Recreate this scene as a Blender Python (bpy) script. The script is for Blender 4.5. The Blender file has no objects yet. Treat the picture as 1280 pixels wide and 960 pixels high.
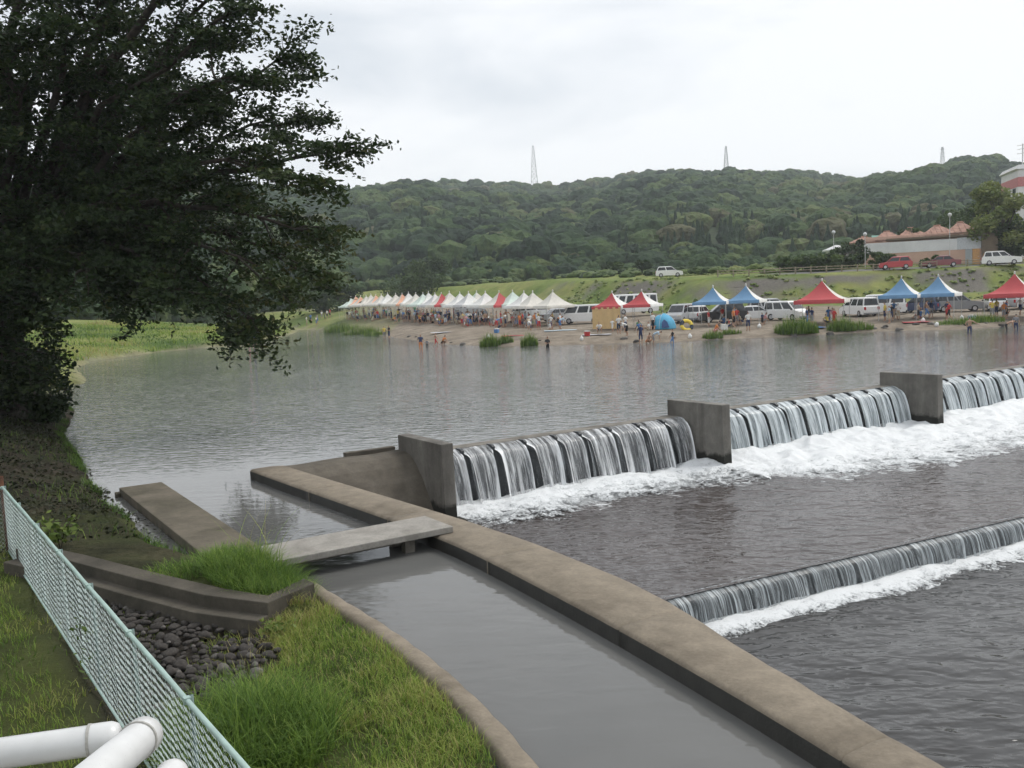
import bpy, bmesh, math, random
import numpy as np
from mathutils import Vector, Matrix
R = math.radians
rnd = random.Random(7)
rng = np.random.default_rng(11)
sc = bpy.context.scene
col = sc.collection

# ------------------------------------------------------------------ camera
cam_d = bpy.data.cameras.new('camera')
cam = bpy.data.objects.new('camera', cam_d); col.objects.link(cam)
cam_d.sensor_width = 36.0
cam_d.lens = 36.0 * 1150 / 1280
cam_d.clip_start = 0.05
cam_d.clip_end = 9000
_th, _ro = math.atan(109 / 1150), R(2.5)
_F = Vector((0, math.cos(_th), -math.sin(_th))); _U = Vector((0, math.sin(_th), math.cos(_th))); _R = Vector((1, 0, 0))
_r2 = _R * math.cos(_ro) - _U * math.sin(_ro)
_u2 = _U * math.cos(_ro) + _R * math.sin(_ro)
cam.matrix_world = Matrix(((_r2.x, _u2.x, -_F.x, 0), (_r2.y, _u2.y, -_F.y, 0), (_r2.z, _u2.z, -_F.z, 4.3), (0, 0, 0, 1)))
sc.camera = cam

# ------------------------------------------------------------------ sky and sun (bright overcast)
SUN_EL, SUN_AZ = 52.0, 62.0            # elevation; azimuth clockwise from +Y (view direction)
w = bpy.data.worlds.new('World'); sc.world = w; w.use_nodes = True
nt = w.node_tree; nt.nodes.clear()
def N(nt, t, **kw):
    n = nt.nodes.new(t)
    for k, v in kw.items(): setattr(n, k, v)
    return n
out = N(nt, 'ShaderNodeOutputWorld')
sky = N(nt, 'ShaderNodeTexSky', sky_type='NISHITA', sun_disc=False, sun_elevation=R(SUN_EL), sun_rotation=R(SUN_AZ), dust_density=3.0)
bg1 = N(nt, 'ShaderNodeBackground'); bg1.inputs[1].default_value = 0.12
nt.links.new(sky.outputs[0], bg1.inputs[0])
tc = N(nt, 'ShaderNodeTexCoord')
mp = N(nt, 'ShaderNodeMapping'); mp.inputs['Scale'].default_value = (1.6, 1.6, 5.5); mp.inputs['Location'].default_value = (3.1, 0.4, 0.9)
nz = N(nt, 'ShaderNodeTexNoise'); nz.inputs['Scale'].default_value = 1.5; nz.inputs['Detail'].default_value = 6; nz.inputs['Roughness'].default_value = 0.5
nz.inputs['Distortion'].default_value = 0.4
rp = N(nt, 'ShaderNodeValToRGB')
rp.color_ramp.elements[0].position = 0.30; rp.color_ramp.elements[0].color = (0.60, 0.645, 0.695, 1)
rp.color_ramp.elements[1].position = 0.55; rp.color_ramp.elements[1].color = (0.855, 0.87, 0.89, 1)
nt.links.new(tc.outputs['Generated'], mp.inputs[0]); nt.links.new(mp.outputs[0], nz.inputs[0]); nt.links.new(nz.outputs[0], rp.inputs[0])
bg2 = N(nt, 'ShaderNodeBackground'); bg2.inputs[1].default_value = 1.0
nt.links.new(rp.outputs[0], bg2.inputs[0])
mx = N(nt, 'ShaderNodeMixShader'); mx.inputs[0].default_value = 0.92
nt.links.new(bg1.outputs[0], mx.inputs[1]); nt.links.new(bg2.outputs[0], mx.inputs[2]); nt.links.new(mx.outputs[0], out.inputs[0])
sd = bpy.data.lights.new('sun', 'SUN'); sd.energy = 1.7; sd.angle = R(22); sd.color = (1.0, 0.965, 0.91)
sun = bpy.data.objects.new('sun', sd); col.objects.link(sun)
_sv = Vector((math.sin(R(SUN_AZ)) * math.cos(R(SUN_EL)), math.cos(R(SUN_AZ)) * math.cos(R(SUN_EL)), math.sin(R(SUN_EL))))
sun.rotation_euler = (-_sv).to_track_quat('-Z', 'Y').to_euler()
sc.view_settings.view_transform = 'Standard'; sc.view_settings.look = 'None'
sc.view_settings.exposure = 0.3; sc.view_settings.gamma = 1.0
sc.view_settings.use_curve_mapping = False
sc.cycles.use_denoising = True; sc.cycles.use_adaptive_sampling = True; sc.cycles.adaptive_threshold = 0.05
sc.cycles.max_bounces = 4; sc.cycles.diffuse_bounces = 2; sc.cycles.glossy_bounces = 2
sc.cycles.transmission_bounces = 3; sc.cycles.transparent_max_bounces = 10; sc.cycles.volume_bounces = 1
sc.cycles.caustics_reflective = False; sc.cycles.caustics_refractive = False

# ------------------------------------------------------------------ helpers
UX, UY, VX, VY, OX, OY = 0.84, 0.5426, 0.5426, -0.84, -6.78, 22.88
def uv(u, v, z=0.0):                     # weir frame: u along the weir, v downstream
    return (OX + UX * u + VX * v, OY + UY * u + VY * v, z)
def to_uv(x, y):
    dx, dy = x - OX, y - OY
    return dx * UX + dy * UY, dx * VX + dy * VY

def tag(o, label=None, cat=None, group=None, kind=None):
    if label: o['label'] = label
    if cat: o['category'] = cat
    if group: o['group'] = group
    if kind: o['kind'] = kind
    return o
def empty(name, loc=(0, 0, 0), rz=0.0, parent=None):
    o = bpy.data.objects.new(name, None); col.objects.link(o)
    o.location = loc; o.rotation_euler = (0, 0, rz); o.empty_display_size = 0.2
    if parent: o.parent = parent
    return o
def link(name, mesh, parent=None, loc=None, rz=None):
    o = bpy.data.objects.new(name, mesh); col.objects.link(o)
    if parent: o.parent = parent
    if loc is not None: o.location = loc
    if rz is not None: o.rotation_euler = (0, 0, rz)
    return o
def copy_tree(o, parent=None):
    c = o.copy(); col.objects.link(c); c.parent = parent
    for ch in o.children: copy_tree(ch, c)
    return c

def np_mesh(name, V, Fq, mats, smooth=False, midx=None, attrs=None, uvs=None):
    """V (n,3); Fq (m,k) array, or list of arrays of different k"""
    me = bpy.data.meshes.new(name)
    V = np.asarray(V, np.float32)
    if not isinstance(Fq, (list, tuple)): Fq = [Fq]
    Fq = [np.asarray(f, np.int32) for f in Fq if len(f)]
    nl = sum(f.size for f in Fq); npoly = sum(len(f) for f in Fq)
    me.vertices.add(len(V)); me.vertices.foreach_set('co', V.ravel())
    me.loops.add(nl); me.polygons.add(npoly)
    me.loops.foreach_set('vertex_index', np.concatenate([f.ravel() for f in Fq]))
    tot = np.concatenate([np.full(len(f), f.shape[1], np.int32) for f in Fq])
    st = np.concatenate([[0], np.cumsum(tot)[:-1]]).astype(np.int32)
    me.polygons.foreach_set('loop_start', st)
    if midx is not None: me.polygons.foreach_set('material_index', np.asarray(midx, np.int32))
    me.polygons.foreach_set('use_smooth', np.full(npoly, bool(smooth)))
    for m in (mats if isinstance(mats, (list, tuple)) else [mats]): me.materials.append(m)
    for k, a in (attrs or {}).items():
        at = me.attributes.new(k, 'FLOAT', 'POINT'); at.data.foreach_set('value', np.asarray(a, np.float32).ravel())
    if uvs is not None:
        ul = me.uv_layers.new(name='UVMap')
        li = np.concatenate([f.ravel() for f in Fq])
        ul.data.foreach_set('uv', np.asarray(uvs, np.float32)[li].ravel())
    me.update(calc_edges=True); me.validate()
    return me
def grid_faces(nu, nv):
    i = np.arange(nu * nv).reshape(nu, nv)
    return np.stack([i[:-1, :-1], i[1:, :-1], i[1:, 1:], i[:-1, 1:]], -1).reshape(-1, 4)

class MB:
    """collects boxes, tubes and prisms into one mesh"""
    def __init__(s): s.v = []; s.f = []; s.m = []
    def add(s, vs, fs, m=0):
        b = len(s.v); s.v += [tuple(p) for p in vs]; s.f += [tuple(i + b for i in f) for f in fs]; s.m += [m] * len(fs)
    def box(s, c, size, rz=0.0, m=0, taper=1.0):
        cx, cy, cz = c; x, y, z = (t / 2 for t in size); co, si = math.cos(rz), math.sin(rz)
        vs = []
        for dz, k in ((-z, 1.0), (z, taper)):
            for dx, dy in ((-x, -y), (x, -y), (x, y), (-x, y)):
                dx *= k; dy *= k
                vs.append((cx + dx * co - dy * si, cy + dx * si + dy * co, cz + dz))
        s.add(vs, [(0, 3, 2, 1), (4, 5, 6, 7), (0, 1, 5, 4), (1, 2, 6, 5), (2, 3, 7, 6), (3, 0, 4, 7)], m)
    def tube(s, pts, r, n=8, m=0, cap=True):
        pts = [Vector(p) for p in pts]; rs = r if isinstance(r, (list, tuple)) else [r] * len(pts)
        rings = []; ref = None
        for i, p in enumerate(pts):
            d = (pts[min(i + 1, len(pts) - 1)] - pts[max(i - 1, 0)])
            if d.length < 1e-9: d = Vector((0, 0, 1))
            d.normalize()
            if ref is None: ref = Vector((0, 0, 1)) if abs(d.z) < 0.9 else Vector((1, 0, 0))
            a = (ref - d * ref.dot(d))
            if a.length < 1e-6: a = d.orthogonal()
            a.normalize(); b = d.cross(a); ref = a
            rings.append([p + (a * math.cos(k / n * math.tau) + b * math.sin(k / n * math.tau)) * rs[i] for k in range(n)])
        base = len(s.v)
        for rg in rings: s.v += [tuple(q) for q in rg]
        for i in range(len(rings) - 1):
            for k in range(n):
                a, b = base + i * n + k, base + i * n + (k + 1) % n
                s.f.append((a, b, b + n, a + n)); s.m.append(m)
        if cap:
            s.f.append(tuple(base + k for k in reversed(range(n)))); s.m.append(m)
            e = base + (len(rings) - 1) * n
            s.f.append(tuple(e + k for k in range(n))); s.m.append(m)
    def prism(s, poly, h0, h1, axes=None, m=0):
        """poly 2D (ccw); axes = (o, ex, ey, ez): extrude along ez from h0 to h1"""
        o, ex, ey, ez = axes or (Vector((0, 0, 0)), Vector((1, 0, 0)), Vector((0, 1, 0)), Vector((0, 0, 1)))
        n = len(poly)
        vs = [o + ex * x + ey * y + ez * h0 for x, y in poly] + [o + ex * x + ey * y + ez * h1 for x, y in poly]
        fs = [tuple(reversed(range(n))), tuple(range(n, 2 * n))] + [(i, (i + 1) % n, n + (i + 1) % n, n + i) for i in range(n)]
        s.add(vs, fs, m)
    def mesh(s, name, mats, smooth=False, bevel=0.0):
        me = bpy.data.meshes.new(name)
        me.from_pydata(s.v, [], s.f)
        for m in (mats if isinstance(mats, (list, tuple)) else [mats]): me.materials.append(m)
        me.polygons.foreach_set('material_index', s.m)
        bm = bmesh.new(); bm.from_mesh(me)
        bmesh.ops.recalc_face_normals(bm, faces=bm.faces)
        if bevel: bmesh.ops.bevel(bm, geom=list(bm.edges), offset=bevel, segments=2, affect='EDGES', profile=0.6, clamp_overlap=True)
        bm.to_mesh(me); bm.free()
        if smooth: me.polygons.foreach_set('use_smooth', [True] * len(me.polygons))
        me.update(); return me
    def build(s, name, mats, parent=None, smooth=False, bevel=0.0, loc=None, rz=None):
        return link(name, s.mesh(name, mats, smooth, bevel), parent, loc, rz)

# value noise
_perm = np.random.default_rng(3).random((256, 256)).astype(np.float32)
def vnoise(x, y):
    xi, yi = np.floor(x).astype(int), np.floor(y).astype(int); fx, fy = x - xi, y - yi
    fx, fy = fx * fx * (3 - 2 * fx), fy * fy * (3 - 2 * fy)
    g = lambda a, b: _perm[a % 256, b % 256]
    return (g(xi, yi) * (1 - fx) + g(xi + 1, yi) * fx) * (1 - fy) + (g(xi, yi + 1) * (1 - fx) + g(xi + 1, yi + 1) * fx) * fy
def fbm(x, y, o=4, s=1.0, gain=0.5):
    x, y = np.asarray(x, float) * s, np.asarray(y, float) * s; t = 0; a = 1; n = 0
    for i in range(o):
        t = t + a * (vnoise(x + 17.3 * i, y - 9.1 * i) - 0.5); n += a; a *= gain; x = x * 2.03; y = y * 2.03
    return t / n * 2
def sst(a, b, x):
    t = np.clip((x - a) / (b - a), 0, 1); return t * t * (3 - 2 * t)

# ------------------------------------------------------------------ materials
def newmat(name):
    m = bpy.data.materials.new(name); m.use_nodes = True
    return m, m.node_tree, m.node_tree.nodes['Principled BSDF']
def ramp(nt, src, stops):
    r = N(nt, 'ShaderNodeValToRGB'); e = r.color_ramp.elements
    while len(e) > len(stops): e.remove(e[-1])
    while len(e) < len(stops): e.new(0.5)
    for el, (p, c) in zip(e, stops): el.position = p; el.color = (*c, 1) if len(c) == 3 else c
    nt.links.new(src, r.inputs[0]); return r.outputs[0]
def noise(nt, scale, detail=4, rough=0.55, vec=None, dist=0.0, mscale=None, coord='Object'):
    n = N(nt, 'ShaderNodeTexNoise'); n.inputs['Scale'].default_value = scale; n.inputs['Detail'].default_value = detail
    n.inputs['Roughness'].default_value = rough; n.inputs['Distortion'].default_value = dist
    if vec is None: vec = N(nt, 'ShaderNodeTexCoord').outputs[coord]
    if mscale is not None:
        mp = N(nt, 'ShaderNodeMapping'); mp.inputs['Scale'].default_value = mscale; nt.links.new(vec, mp.inputs[0]); vec = mp.outputs[0]
    nt.links.new(vec, n.inputs['Vector']); return n.outputs[0]
def mathn(nt, op, a, b=None, c=None, clamp=False):
    n = N(nt, 'ShaderNodeMath', operation=op, use_clamp=clamp)
    for i, x in enumerate((a, b, c)):
        if x is None: continue
        if isinstance(x, (int, float)): n.inputs[i].default_value = x
        else: nt.links.new(x, n.inputs[i])
    return n.outputs[0]
def mixc(nt, fac, a, b, mode='MIX'):
    n = N(nt, 'ShaderNodeMix', data_type='RGBA', blend_type=mode)
    for i, x in ((0, fac), (6, a), (7, b)):
        if isinstance(x, (int, float)): n.inputs[i].default_value = x
        elif isinstance(x, tuple): n.inputs[i].default_value = (*x, 1)
        else: nt.links.new(x, n.inputs[i])
    return n.outputs[2]
def bump(nt, h, strength=0.5, dist=0.05, to=None):
    b = N(nt, 'ShaderNodeBump'); b.inputs['Strength'].default_value = strength; b.inputs['Distance'].default_value = dist
    nt.links.new(h, b.inputs['Height'])
    if to is not None: nt.links.new(b.outputs[0], to.inputs['Normal'])
    return b
def attr(nt, name):
    a = N(nt, 'ShaderNodeAttribute', attribute_name=name); return a.outputs['Fac']
def simple(name, c, rough=0.6, metal=0.0, var=0.12, scale=6.0, bmp=0.0, spec=0.4, coat=0.0):
    m, nt, p = newmat(name)
    n = noise(nt, scale, 5, 0.6)
    lo = tuple(x * (1 - var * 1.6) for x in c); hi = tuple(min(1, x * (1 + var)) for x in c)
    nt.links.new(ramp(nt, n, [(0.3, lo), (0.7, hi)]), p.inputs['Base Color'])
    p.inputs['Roughness'].default_value = rough; p.inputs['Metallic'].default_value = metal
    p.inputs['Specular IOR Level'].default_value = spec
    if coat: p.inputs['Coat Weight'].default_value = coat; p.inputs['Coat Roughness'].default_value = 0.08
    if bmp: bump(nt, noise(nt, scale * 6, 5, 0.65), bmp, 0.02, p)
    return m
def concrete(name, c, stain=(0.05, 0.045, 0.035), sscale=0.9, amount=0.62, streak=False, rough=0.85, wet=None):
    m, nt, p = newmat(name)
    fine = noise(nt, 22, 6, 0.7); mid = noise(nt, 3.1, 6, 0.62)
    big = noise(nt, sscale, 7, 0.65, mscale=(1, 1, 0.18) if streak else (1, 1, 1), dist=0.5)
    base = ramp(nt, mid, [(0.3, tuple(x * 0.78 for x in c)), (0.68, tuple(min(1, x * 1.14) for x in c))])
    base = mixc(nt, ramp(nt, big, [(amount - 0.2, (0, 0, 0)), (amount + 0.12, (0.85, 0.85, 0.85))]), base, stain)
    base = mixc(nt, 0.35, base, ramp(nt, fine, [(0.25, (0.25, 0.25, 0.25)), (0.75, (0.8, 0.8, 0.8))]), 'OVERLAY')
    if wet is not None:                   # dark algae band up to the splash line
        sp_ = N(nt, 'ShaderNodeSeparateXYZ'); nt.links.new(N(nt, 'ShaderNodeNewGeometry').outputs['Position'], sp_.inputs[0])
        zz = mathn(nt, 'ADD', sp_.outputs[2], mathn(nt, 'MULTIPLY', mathn(nt, 'SUBTRACT', mid, .5), .5))
        base = mixc(nt, mathn(nt, 'MULTIPLY', mathn(nt, 'SUBTRACT', wet, zz), 7.0, clamp=True), base, (0.022, 0.022, 0.018))
    nt.links.new(base, p.inputs['Base Color']); p.inputs['Roughness'].default_value = rough
    p.inputs['Specular IOR Level'].default_value = 0.3
    bump(nt, mathn(nt, 'ADD', fine, mid), 0.45, 0.012, p)
    return m
def leafmat(name, stops, trans=0.25, attrname='tint', rough=0.6):
    m, nt, p = newmat(name)
    c = ramp(nt, attr(nt, attrname), stops)
    nt.links.new(c, p.inputs['Base Color']); p.inputs['Roughness'].default_value = rough; p.inputs['Specular IOR Level'].default_value = 0.25
    t = N(nt, 'ShaderNodeBsdfTranslucent'); nt.links.new(c, t.inputs[0])
    s = N(nt, 'ShaderNodeMixShader'); s.inputs[0].default_value = trans
    o = nt.nodes['Material Output']
    nt.links.new(p.outputs[0], s.inputs[1]); nt.links.new(t.outputs[0], s.inputs[2]); nt.links.new(s.outputs[0], o.inputs[0])
    return m
# ------------------------------------------------------------------ river shores
SB = np.array([(-140, 300), (-75, 225), (-50, 188), (-33.4, 162.7), (-26, 142), (-16, 118), (-9.5, 98), (-6, 88), (-1.3, 81.2), (3.6, 78.5), (8, 77.6), (12.7, 76), (18, 77), (22.8, 76.5),
               (28, 77.8), (31.6, 78.6), (37, 75.8), (44, 78.8), (52, 77), (60, 78), (75, 80), (100, 90), (200, 140), (900, 400)], float)
SL = np.array([(-143, 304), (-78, 228), (-54, 191), (-38, 166), (-34, 144), (-31.5, 112), (-36, 104), (-38, 99.7), (-39.4, 86), (-36, 76), (-28, 60), (-21.5, 46)], float)
def pdist(P, x, y):
    d = np.full(np.shape(x), 1e9)
    for (ax, ay), (bx, by) in zip(P[:-1], P[1:]):
        ex, ey = bx - ax, by - ay; t = np.clip(((x - ax) * ex + (y - ay) * ey) / (ex * ex + ey * ey), 0, 1)
        d = np.minimum(d, np.hypot(x - ax - t * ex, y - ay - t * ey))
    return d
_poly = np.vstack([SB, [(900, -200), (-21.5, -200)], SL[::-1]])
def in_river(x, y):
    r = np.zeros(np.shape(x), bool); n = len(_poly)
    for i in range(n):
        (x1, y1), (x2, y2) = _poly[i], _poly[(i + 1) % n]
        if y1 == y2: continue
        c = ((y1 > y) != (y2 > y)) & (x < (x2 - x1) * (y - y1) / (y2 - y1) + x1); r ^= c
    return r
PB = np.array([(-30, -3), (-4, -1.2), (0, 0), (1.2, .28), (4, .55), (9, .8), (28, 1.15), (31, 1.35), (33, 1.9), (34.4, 2.0), (38.5, 4.75), (40, 5.0), (48, 5.15), (52, 5.5), (70, 5.4), (105, 5.6), (150, 6.3), (230, 9), (5000, 14)])
PLm = np.array([(-30, -3), (-4, -1.2), (0, 0), (0.8, .5), (2, .75), (10, 1.6), (30, 3.2), (60, 5.2), (200, 12), (5000, 14)])
def far_ground(x, y):
    """height, distance to the beach shore, left-side mask"""
    db, dl = pdist(SB, x, y), pdist(SL, x, y); riv = in_river(x, y)
    left = dl < db
    sgn = np.where(riv, -1, 1)
    wob = fbm(x, y, 3, 0.22) * 0.9
    zb = np.interp(sgn * db + np.where(riv, 0, wob * np.clip(db / 4, 0, 1)), PB[:, 0], PB[:, 1]) + 0.027 * np.clip(y - 95, 0, 80) * np.clip(db / 10, 0, 1) * (~riv)
    zl = np.interp(sgn * dl + np.where(riv, 0, fbm(x, y, 4, 0.16) * 2.2 * np.clip(dl / 2, 0, 1)), PLm[:, 0], PLm[:, 1])
    z = np.where(left, zl, zb)
    amp = np.where(riv, 0, np.where(left, np.clip(dl / 8, 0, 1) * 0.35, np.clip((db - 40) / 30, 0, 1) * 1.0 + 0.07))
    z = z + fbm(x, y, 4, 0.045) * amp
    return z, np.where(riv, -db, db), np.where(riv, -dl, dl), left
def gz(x, y):
    return float(far_ground(np.array([float(x)]), np.array([float(y)]))[0][0])

def spaced(lo, hi, step, lo_out, hi_out, grow=1.12):
    a = list(np.arange(lo, hi + 1e-6, step)); s = step
    while a[-1] < hi_out: s *= grow; a.append(a[-1] + s)
    s = step; b = []; c = lo
    while c > lo_out: s *= grow; c -= s; b.append(c)
    return np.array(b[::-1] + a)
gx = spaced(-46, 76, 0.9, -1300, 1300); gy = spaced(60, 140, 0.8, -300, 1200)
GX, GY = np.meshgrid(gx, gy, indexing='ij')
GZ, DB, DL, LEFT = far_ground(GX, GY)
GZ = np.where((GY < 58), -4.5, GZ)                          # near banks are built on their own
beach = np.where(LEFT, 0, sst(31.0, 29.2, DB + fbm(GX, GY, 3, 0.3) * 2.0))
beach = beach * np.where(GX < -16, sst(-40, -18, GX) * 0.6 + 0.4 * (DB > 14), 1)
beach = np.maximum(beach, np.where(LEFT, sst(1.0, 0.3, DL) * 0.6, 0))
beach = np.where((~LEFT) & (DB < 0), 1, beach)
stone = np.where(LEFT, 0, sst(33.2, 34.3, DB) * sst(38.9, 38.2, DB)) * sst(2, 14, GX) * sst(-0.22, 0.25, fbm(GX, GY, 4, 0.16) + 0.25 * (DB - 36) / 4)
road = np.where(LEFT, 0, sst(40.3, 40.8, DB) * sst(46.6, 46.0, DB)) * sst(30, 40, GX)
m_ground, nt, p = newmat('bank_ground')
big = noise(nt, 0.09, 5, 0.6); med = noise(nt, 0.6, 6, 0.65); fin = noise(nt, 5.0, 5, 0.7)
gr = ramp(nt, big, [(0.32, (0.07, 0.115, 0.028)), (0.48, (0.14, 0.18, 0.045)), (0.58, (0.20, 0.21, 0.07)), (0.7, (0.13, 0.18, 0.04))])
gr = mixc(nt, 0.55, gr, ramp(nt, med, [(0.3, (0.3, 0.3, 0.3)), (0.7, (0.72, 0.72, 0.72))]), 'OVERLAY')
be = ramp(nt, med, [(0.3, (0.14, 0.115, 0.09)), (0.5, (0.22, 0.185, 0.145)), (0.7, (0.30, 0.26, 0.21))])
be = mixc(nt, 0.5, be, ramp(nt, fin, [(0.3, (0.25, 0.25, 0.25)), (0.7, (0.75, 0.75, 0.75))]), 'OVERLAY')
stn = ramp(nt, fin, [(0.3, (0.09, 0.085, 0.075)), (0.7, (0.19, 0.175, 0.15))])
c = mixc(nt, attr(nt, 'beach'), gr, be); c = mixc(nt, attr(nt, 'stone'), c, stn); c = mixc(nt, attr(nt, 'road'), c, (0.16, 0.155, 0.15))
nt.links.new(c, p.inputs['Base Color']); p.inputs['Roughness'].default_value = 0.95; p.inputs['Specular IOR Level'].default_value = 0.15
bump(nt, mathn(nt, 'ADD', med, fin), 0.7, 0.12, p)
g = link('ground', np_mesh('ground', np.stack([GX, GY, GZ], -1).reshape(-1, 3), grid_faces(len(gx), len(gy)), m_ground, True, attrs={'beach': beach, 'stone': stone, 'road': road}))
tag(g, 'far river bank of gravel beach and green terraces', kind='structure')

# ------------------------------------------------------------------ forested hills
_az = np.array([-60, -45, -35, -27, -18, -11.3, -7.5, -4, 0, 2, 5, 8, 10.3, 13, 15, 18, 20, 22, 24, 26, 27.5, 29, 32, 40, 60])
_px = np.array([175, 172, 168, 160, 152, 136, 143, 147, 143, 137, 142, 148, 150, 143, 142, 141, 133, 130, 127, 126, 122, 116, 110, 105, 100])
def hill_h(x, y):
    r = np.hypot(x, y); a = np.degrees(np.arctan2(x, y))
    top = np.interp(a, _az, _px) / 1150.0 * 800 * np.cos(np.radians(a)) + 4.3 - 8.0
    rb = 285 + 50 * fbm(a, a * 0 + 3, 3, 0.09) + np.interp(a, [-60, -24, -14, -8, 0, 15, 30, 60], [-95, -85, -40, 5, 0, -25, -60, -60])
    t = (r - rb) / (800 - rb)
    sp = fbm(a, r * 0.01, 4, 0.16) * 14 + fbm(x, y, 3, 0.006) * 10
    prof = np.where(t < 0, 0, np.where(t < 1, np.clip(t, 0, 1) ** 0.82, 1 - 0.35 * (t - 1)))
    return 8 + (top - 8) * prof + sp * np.clip(t * 3, 0, 1) * np.clip((1.02 - t) * 4, 0, 1) - np.where(t < 0, 45 * np.clip(-t * 5, 0, 1), 0), t
ha = np.radians(np.linspace(-50, 50, 180)); hr = np.concatenate([np.linspace(165, 900, 98), np.linspace(930, 1150, 8)])
HA, HR = np.meshgrid(ha, hr, indexing='ij'); HX, HY = HR * np.sin(HA), HR * np.cos(HA); HZ, HT = hill_h(HX, HY)
m_hill = simple('forest_floor', (0.03, 0.05, 0.018), 1.0, var=0.4, scale=0.3)
h = link('hill', np_mesh('hill', np.stack([HX, HY, HZ], -1).reshape(-1, 3), grid_faces(len(ha), len(hr)), m_hill, True))
tag(h, 'long low hill behind the river bank', kind='structure')

def ico(sub):
    bm = bmesh.new(); bmesh.ops.create_icosphere(bm, subdivisions=sub, radius=1)
    V = np.array([v.co[:] for v in bm.verts]); F = np.array([[v.index for v in f.verts] for f in bm.faces]); bm.free(); return V, F
def crown_variant(seed, conifer=False):
    r = np.random.default_rng(seed); V, F = ico(2 if conifer else 3)
    if conifer:
        z = (V[:, 2] + 1) / 2; rad = np.clip(1.02 - z, 0, 1) ** 0.7 * (0.75 + 0.3 * np.sin(z * 19 + seed)) ; a = np.arctan2(V[:, 1], V[:, 0])
        rad = np.clip(rad, .02, 1) * (0.55 + r.random(len(V)) * 0.35) * np.clip(np.hypot(V[:, 0], V[:, 1]) * 2.2, 0, 1)
        V = np.stack([rad * np.cos(a), rad * np.sin(a), z * 3.6 + r.normal(0, .05, len(V))], -1)
    else:
        L = r.normal(size=(13, 3)); L /= np.linalg.norm(L, axis=1)[:, None]; L[:, 2] = np.abs(L[:, 2]) * .8
        k = np.max(np.clip(V @ L.T, 0, 1) ** 9, axis=1)
        V = V * (0.70 + 0.40 * k + r.normal(0, 0.075, len(V)))[:, None]; V[:, 2] = V[:, 2] * 0.85 + 0.55
    keep = V[F].mean(1)[:, 2] > (-0.02 if not conifer else 0.1)
    F = F[keep]; us = np.unique(F); mp = -np.ones(len(V), int); mp[us] = np.arange(len(us))
    return V[us], mp[F]
def scatter_mesh(variants, pos, scl, which, tint):
    Vs, Fs, Ts = [], [], []; off = 0
    for i in range(len(pos)):
        V, F = variants[which[i]]; a = rng.random() * 6.283; c, s = math.cos(a), math.sin(a)
        W = np.empty_like(V); W[:, 0] = V[:, 0] * c - V[:, 1] * s; W[:, 1] = V[:, 0] * s + V[:, 1] * c; W[:, 2] = V[:, 2]
        Vs.append(W * scl[i] + pos[i]); Fs.append(F + off); off += len(V); Ts.append(np.full(len(V), tint[i]) + rng.normal(0, 0.06, len(V)))
    return np.concatenate(Vs), np.concatenate(Fs), np.concatenate(Ts)
def forestmat(name, stops, trans, rough):
    m = leafmat(name, stops, trans, rough=rough); nt = m.node_tree; p = nt.nodes['Principled BSDF']
    a = noise(nt, 0.55, 5, 0.7); b = noise(nt, 0.14, 3, 0.6); c = p.inputs['Base Color'].links[0].from_socket
    c2 = mixc(nt, 0.75, c, ramp(nt, a, [(0.3, (0.18, 0.18, 0.18)), (0.7, (0.82, 0.82, 0.82))]), 'OVERLAY')
    nt.links.new(c2, p.inputs['Base Color']); bump(nt, mathn(nt, 'ADD', a, b), 1.0, 1.6, p); return m
VB = [crown_variant(i) for i in range(7)]; VC = [crown_variant(40 + i, True) for i in range(4)]
variants = VB + VC
m_forest = forestmat('forest_leaves', [(0.0, (0.014, 0.031, 0.017)), (0.35, (0.034, 0.068, 0.025)), (0.62, (0.068, 0.112, 0.036)), (0.85, (0.115, 0.150, 0.048)), (1.0, (0.105, 0.102, 0.052))], 0.12, rough=0.9)
pos, scl, which, tint = [], [], [], []
HBAD = lambda x, y: (math.hypot(x, y) < 262 and math.atan2(x, y) > R(-13))
r_ = 180.0
while r_ < 860:
    stp = 6.5 + max(0, r_ - 262) * 0.0068
    n = int(R(94) * r_ / stp)
    a = np.linspace(R(-47), R(47), n) + rng.normal(0, 0.35 * stp / r_, n); rr = r_ + rng.normal(0, 1.7, n)
    X, Y = rr * np.sin(a), rr * np.cos(a); Z, T = hill_h(X, Y)
    patch = fbm(X, Y, 3, 0.013); con = (0.6 * patch + np.where(T < .30, 0.34, -0.30) + 0.2 * fbm(a * 60, a * 0, 2) + rng.normal(0, .26, n) > 0.34)
    for i in range(n):
        if T[i] < -0.012 or HBAD(X[i], Y[i]) or (abs(math.degrees(a[i])) > 33 and rng.random() < .5): continue
        if con[i]:
            s = rng.uniform(1.8, 2.7); which.append(7 + rng.integers(4)); scl.append((s * 1.1, s * 1.1, s * .95)); tint.append(np.clip(0.14 + rng.normal(0, .08), 0, 1))
        else:
            s = rng.uniform(3.8, 7.4); which.append(rng.integers(7)); scl.append((s, s, s * rng.uniform(.85, 1.25))); tint.append(np.clip(0.47 + 0.5 * patch[i] + rng.normal(0, .24), 0, 1))
        pos.append((X[i], Y[i], Z[i] - 0.4))
    r_ += stp * 0.92 if T.max() < 1.02 else stp * 1.5
a = rng.uniform(R(-40), R(36), 14000); rr = rng.uniform(165, 345, 14000); X, Y = rr * np.sin(a), rr * np.cos(a); Z, T = hill_h(X, Y); G_ = far_ground(X, Y)[0]
for i in np.nonzero((T > -0.03) & (T < 0.045))[0][:1500]:          # shrubs and young trees along the forest edge
    s = rng.uniform(1.8, 4.2); which.append(rng.integers(7)); scl.append((s, s, s * rng.uniform(.8, 1.2))); tint.append(np.clip(rng.normal(.45, .2), 0, 1)); pos.append((X[i], Y[i], max(Z[i], G_[i]) - .4))
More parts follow.
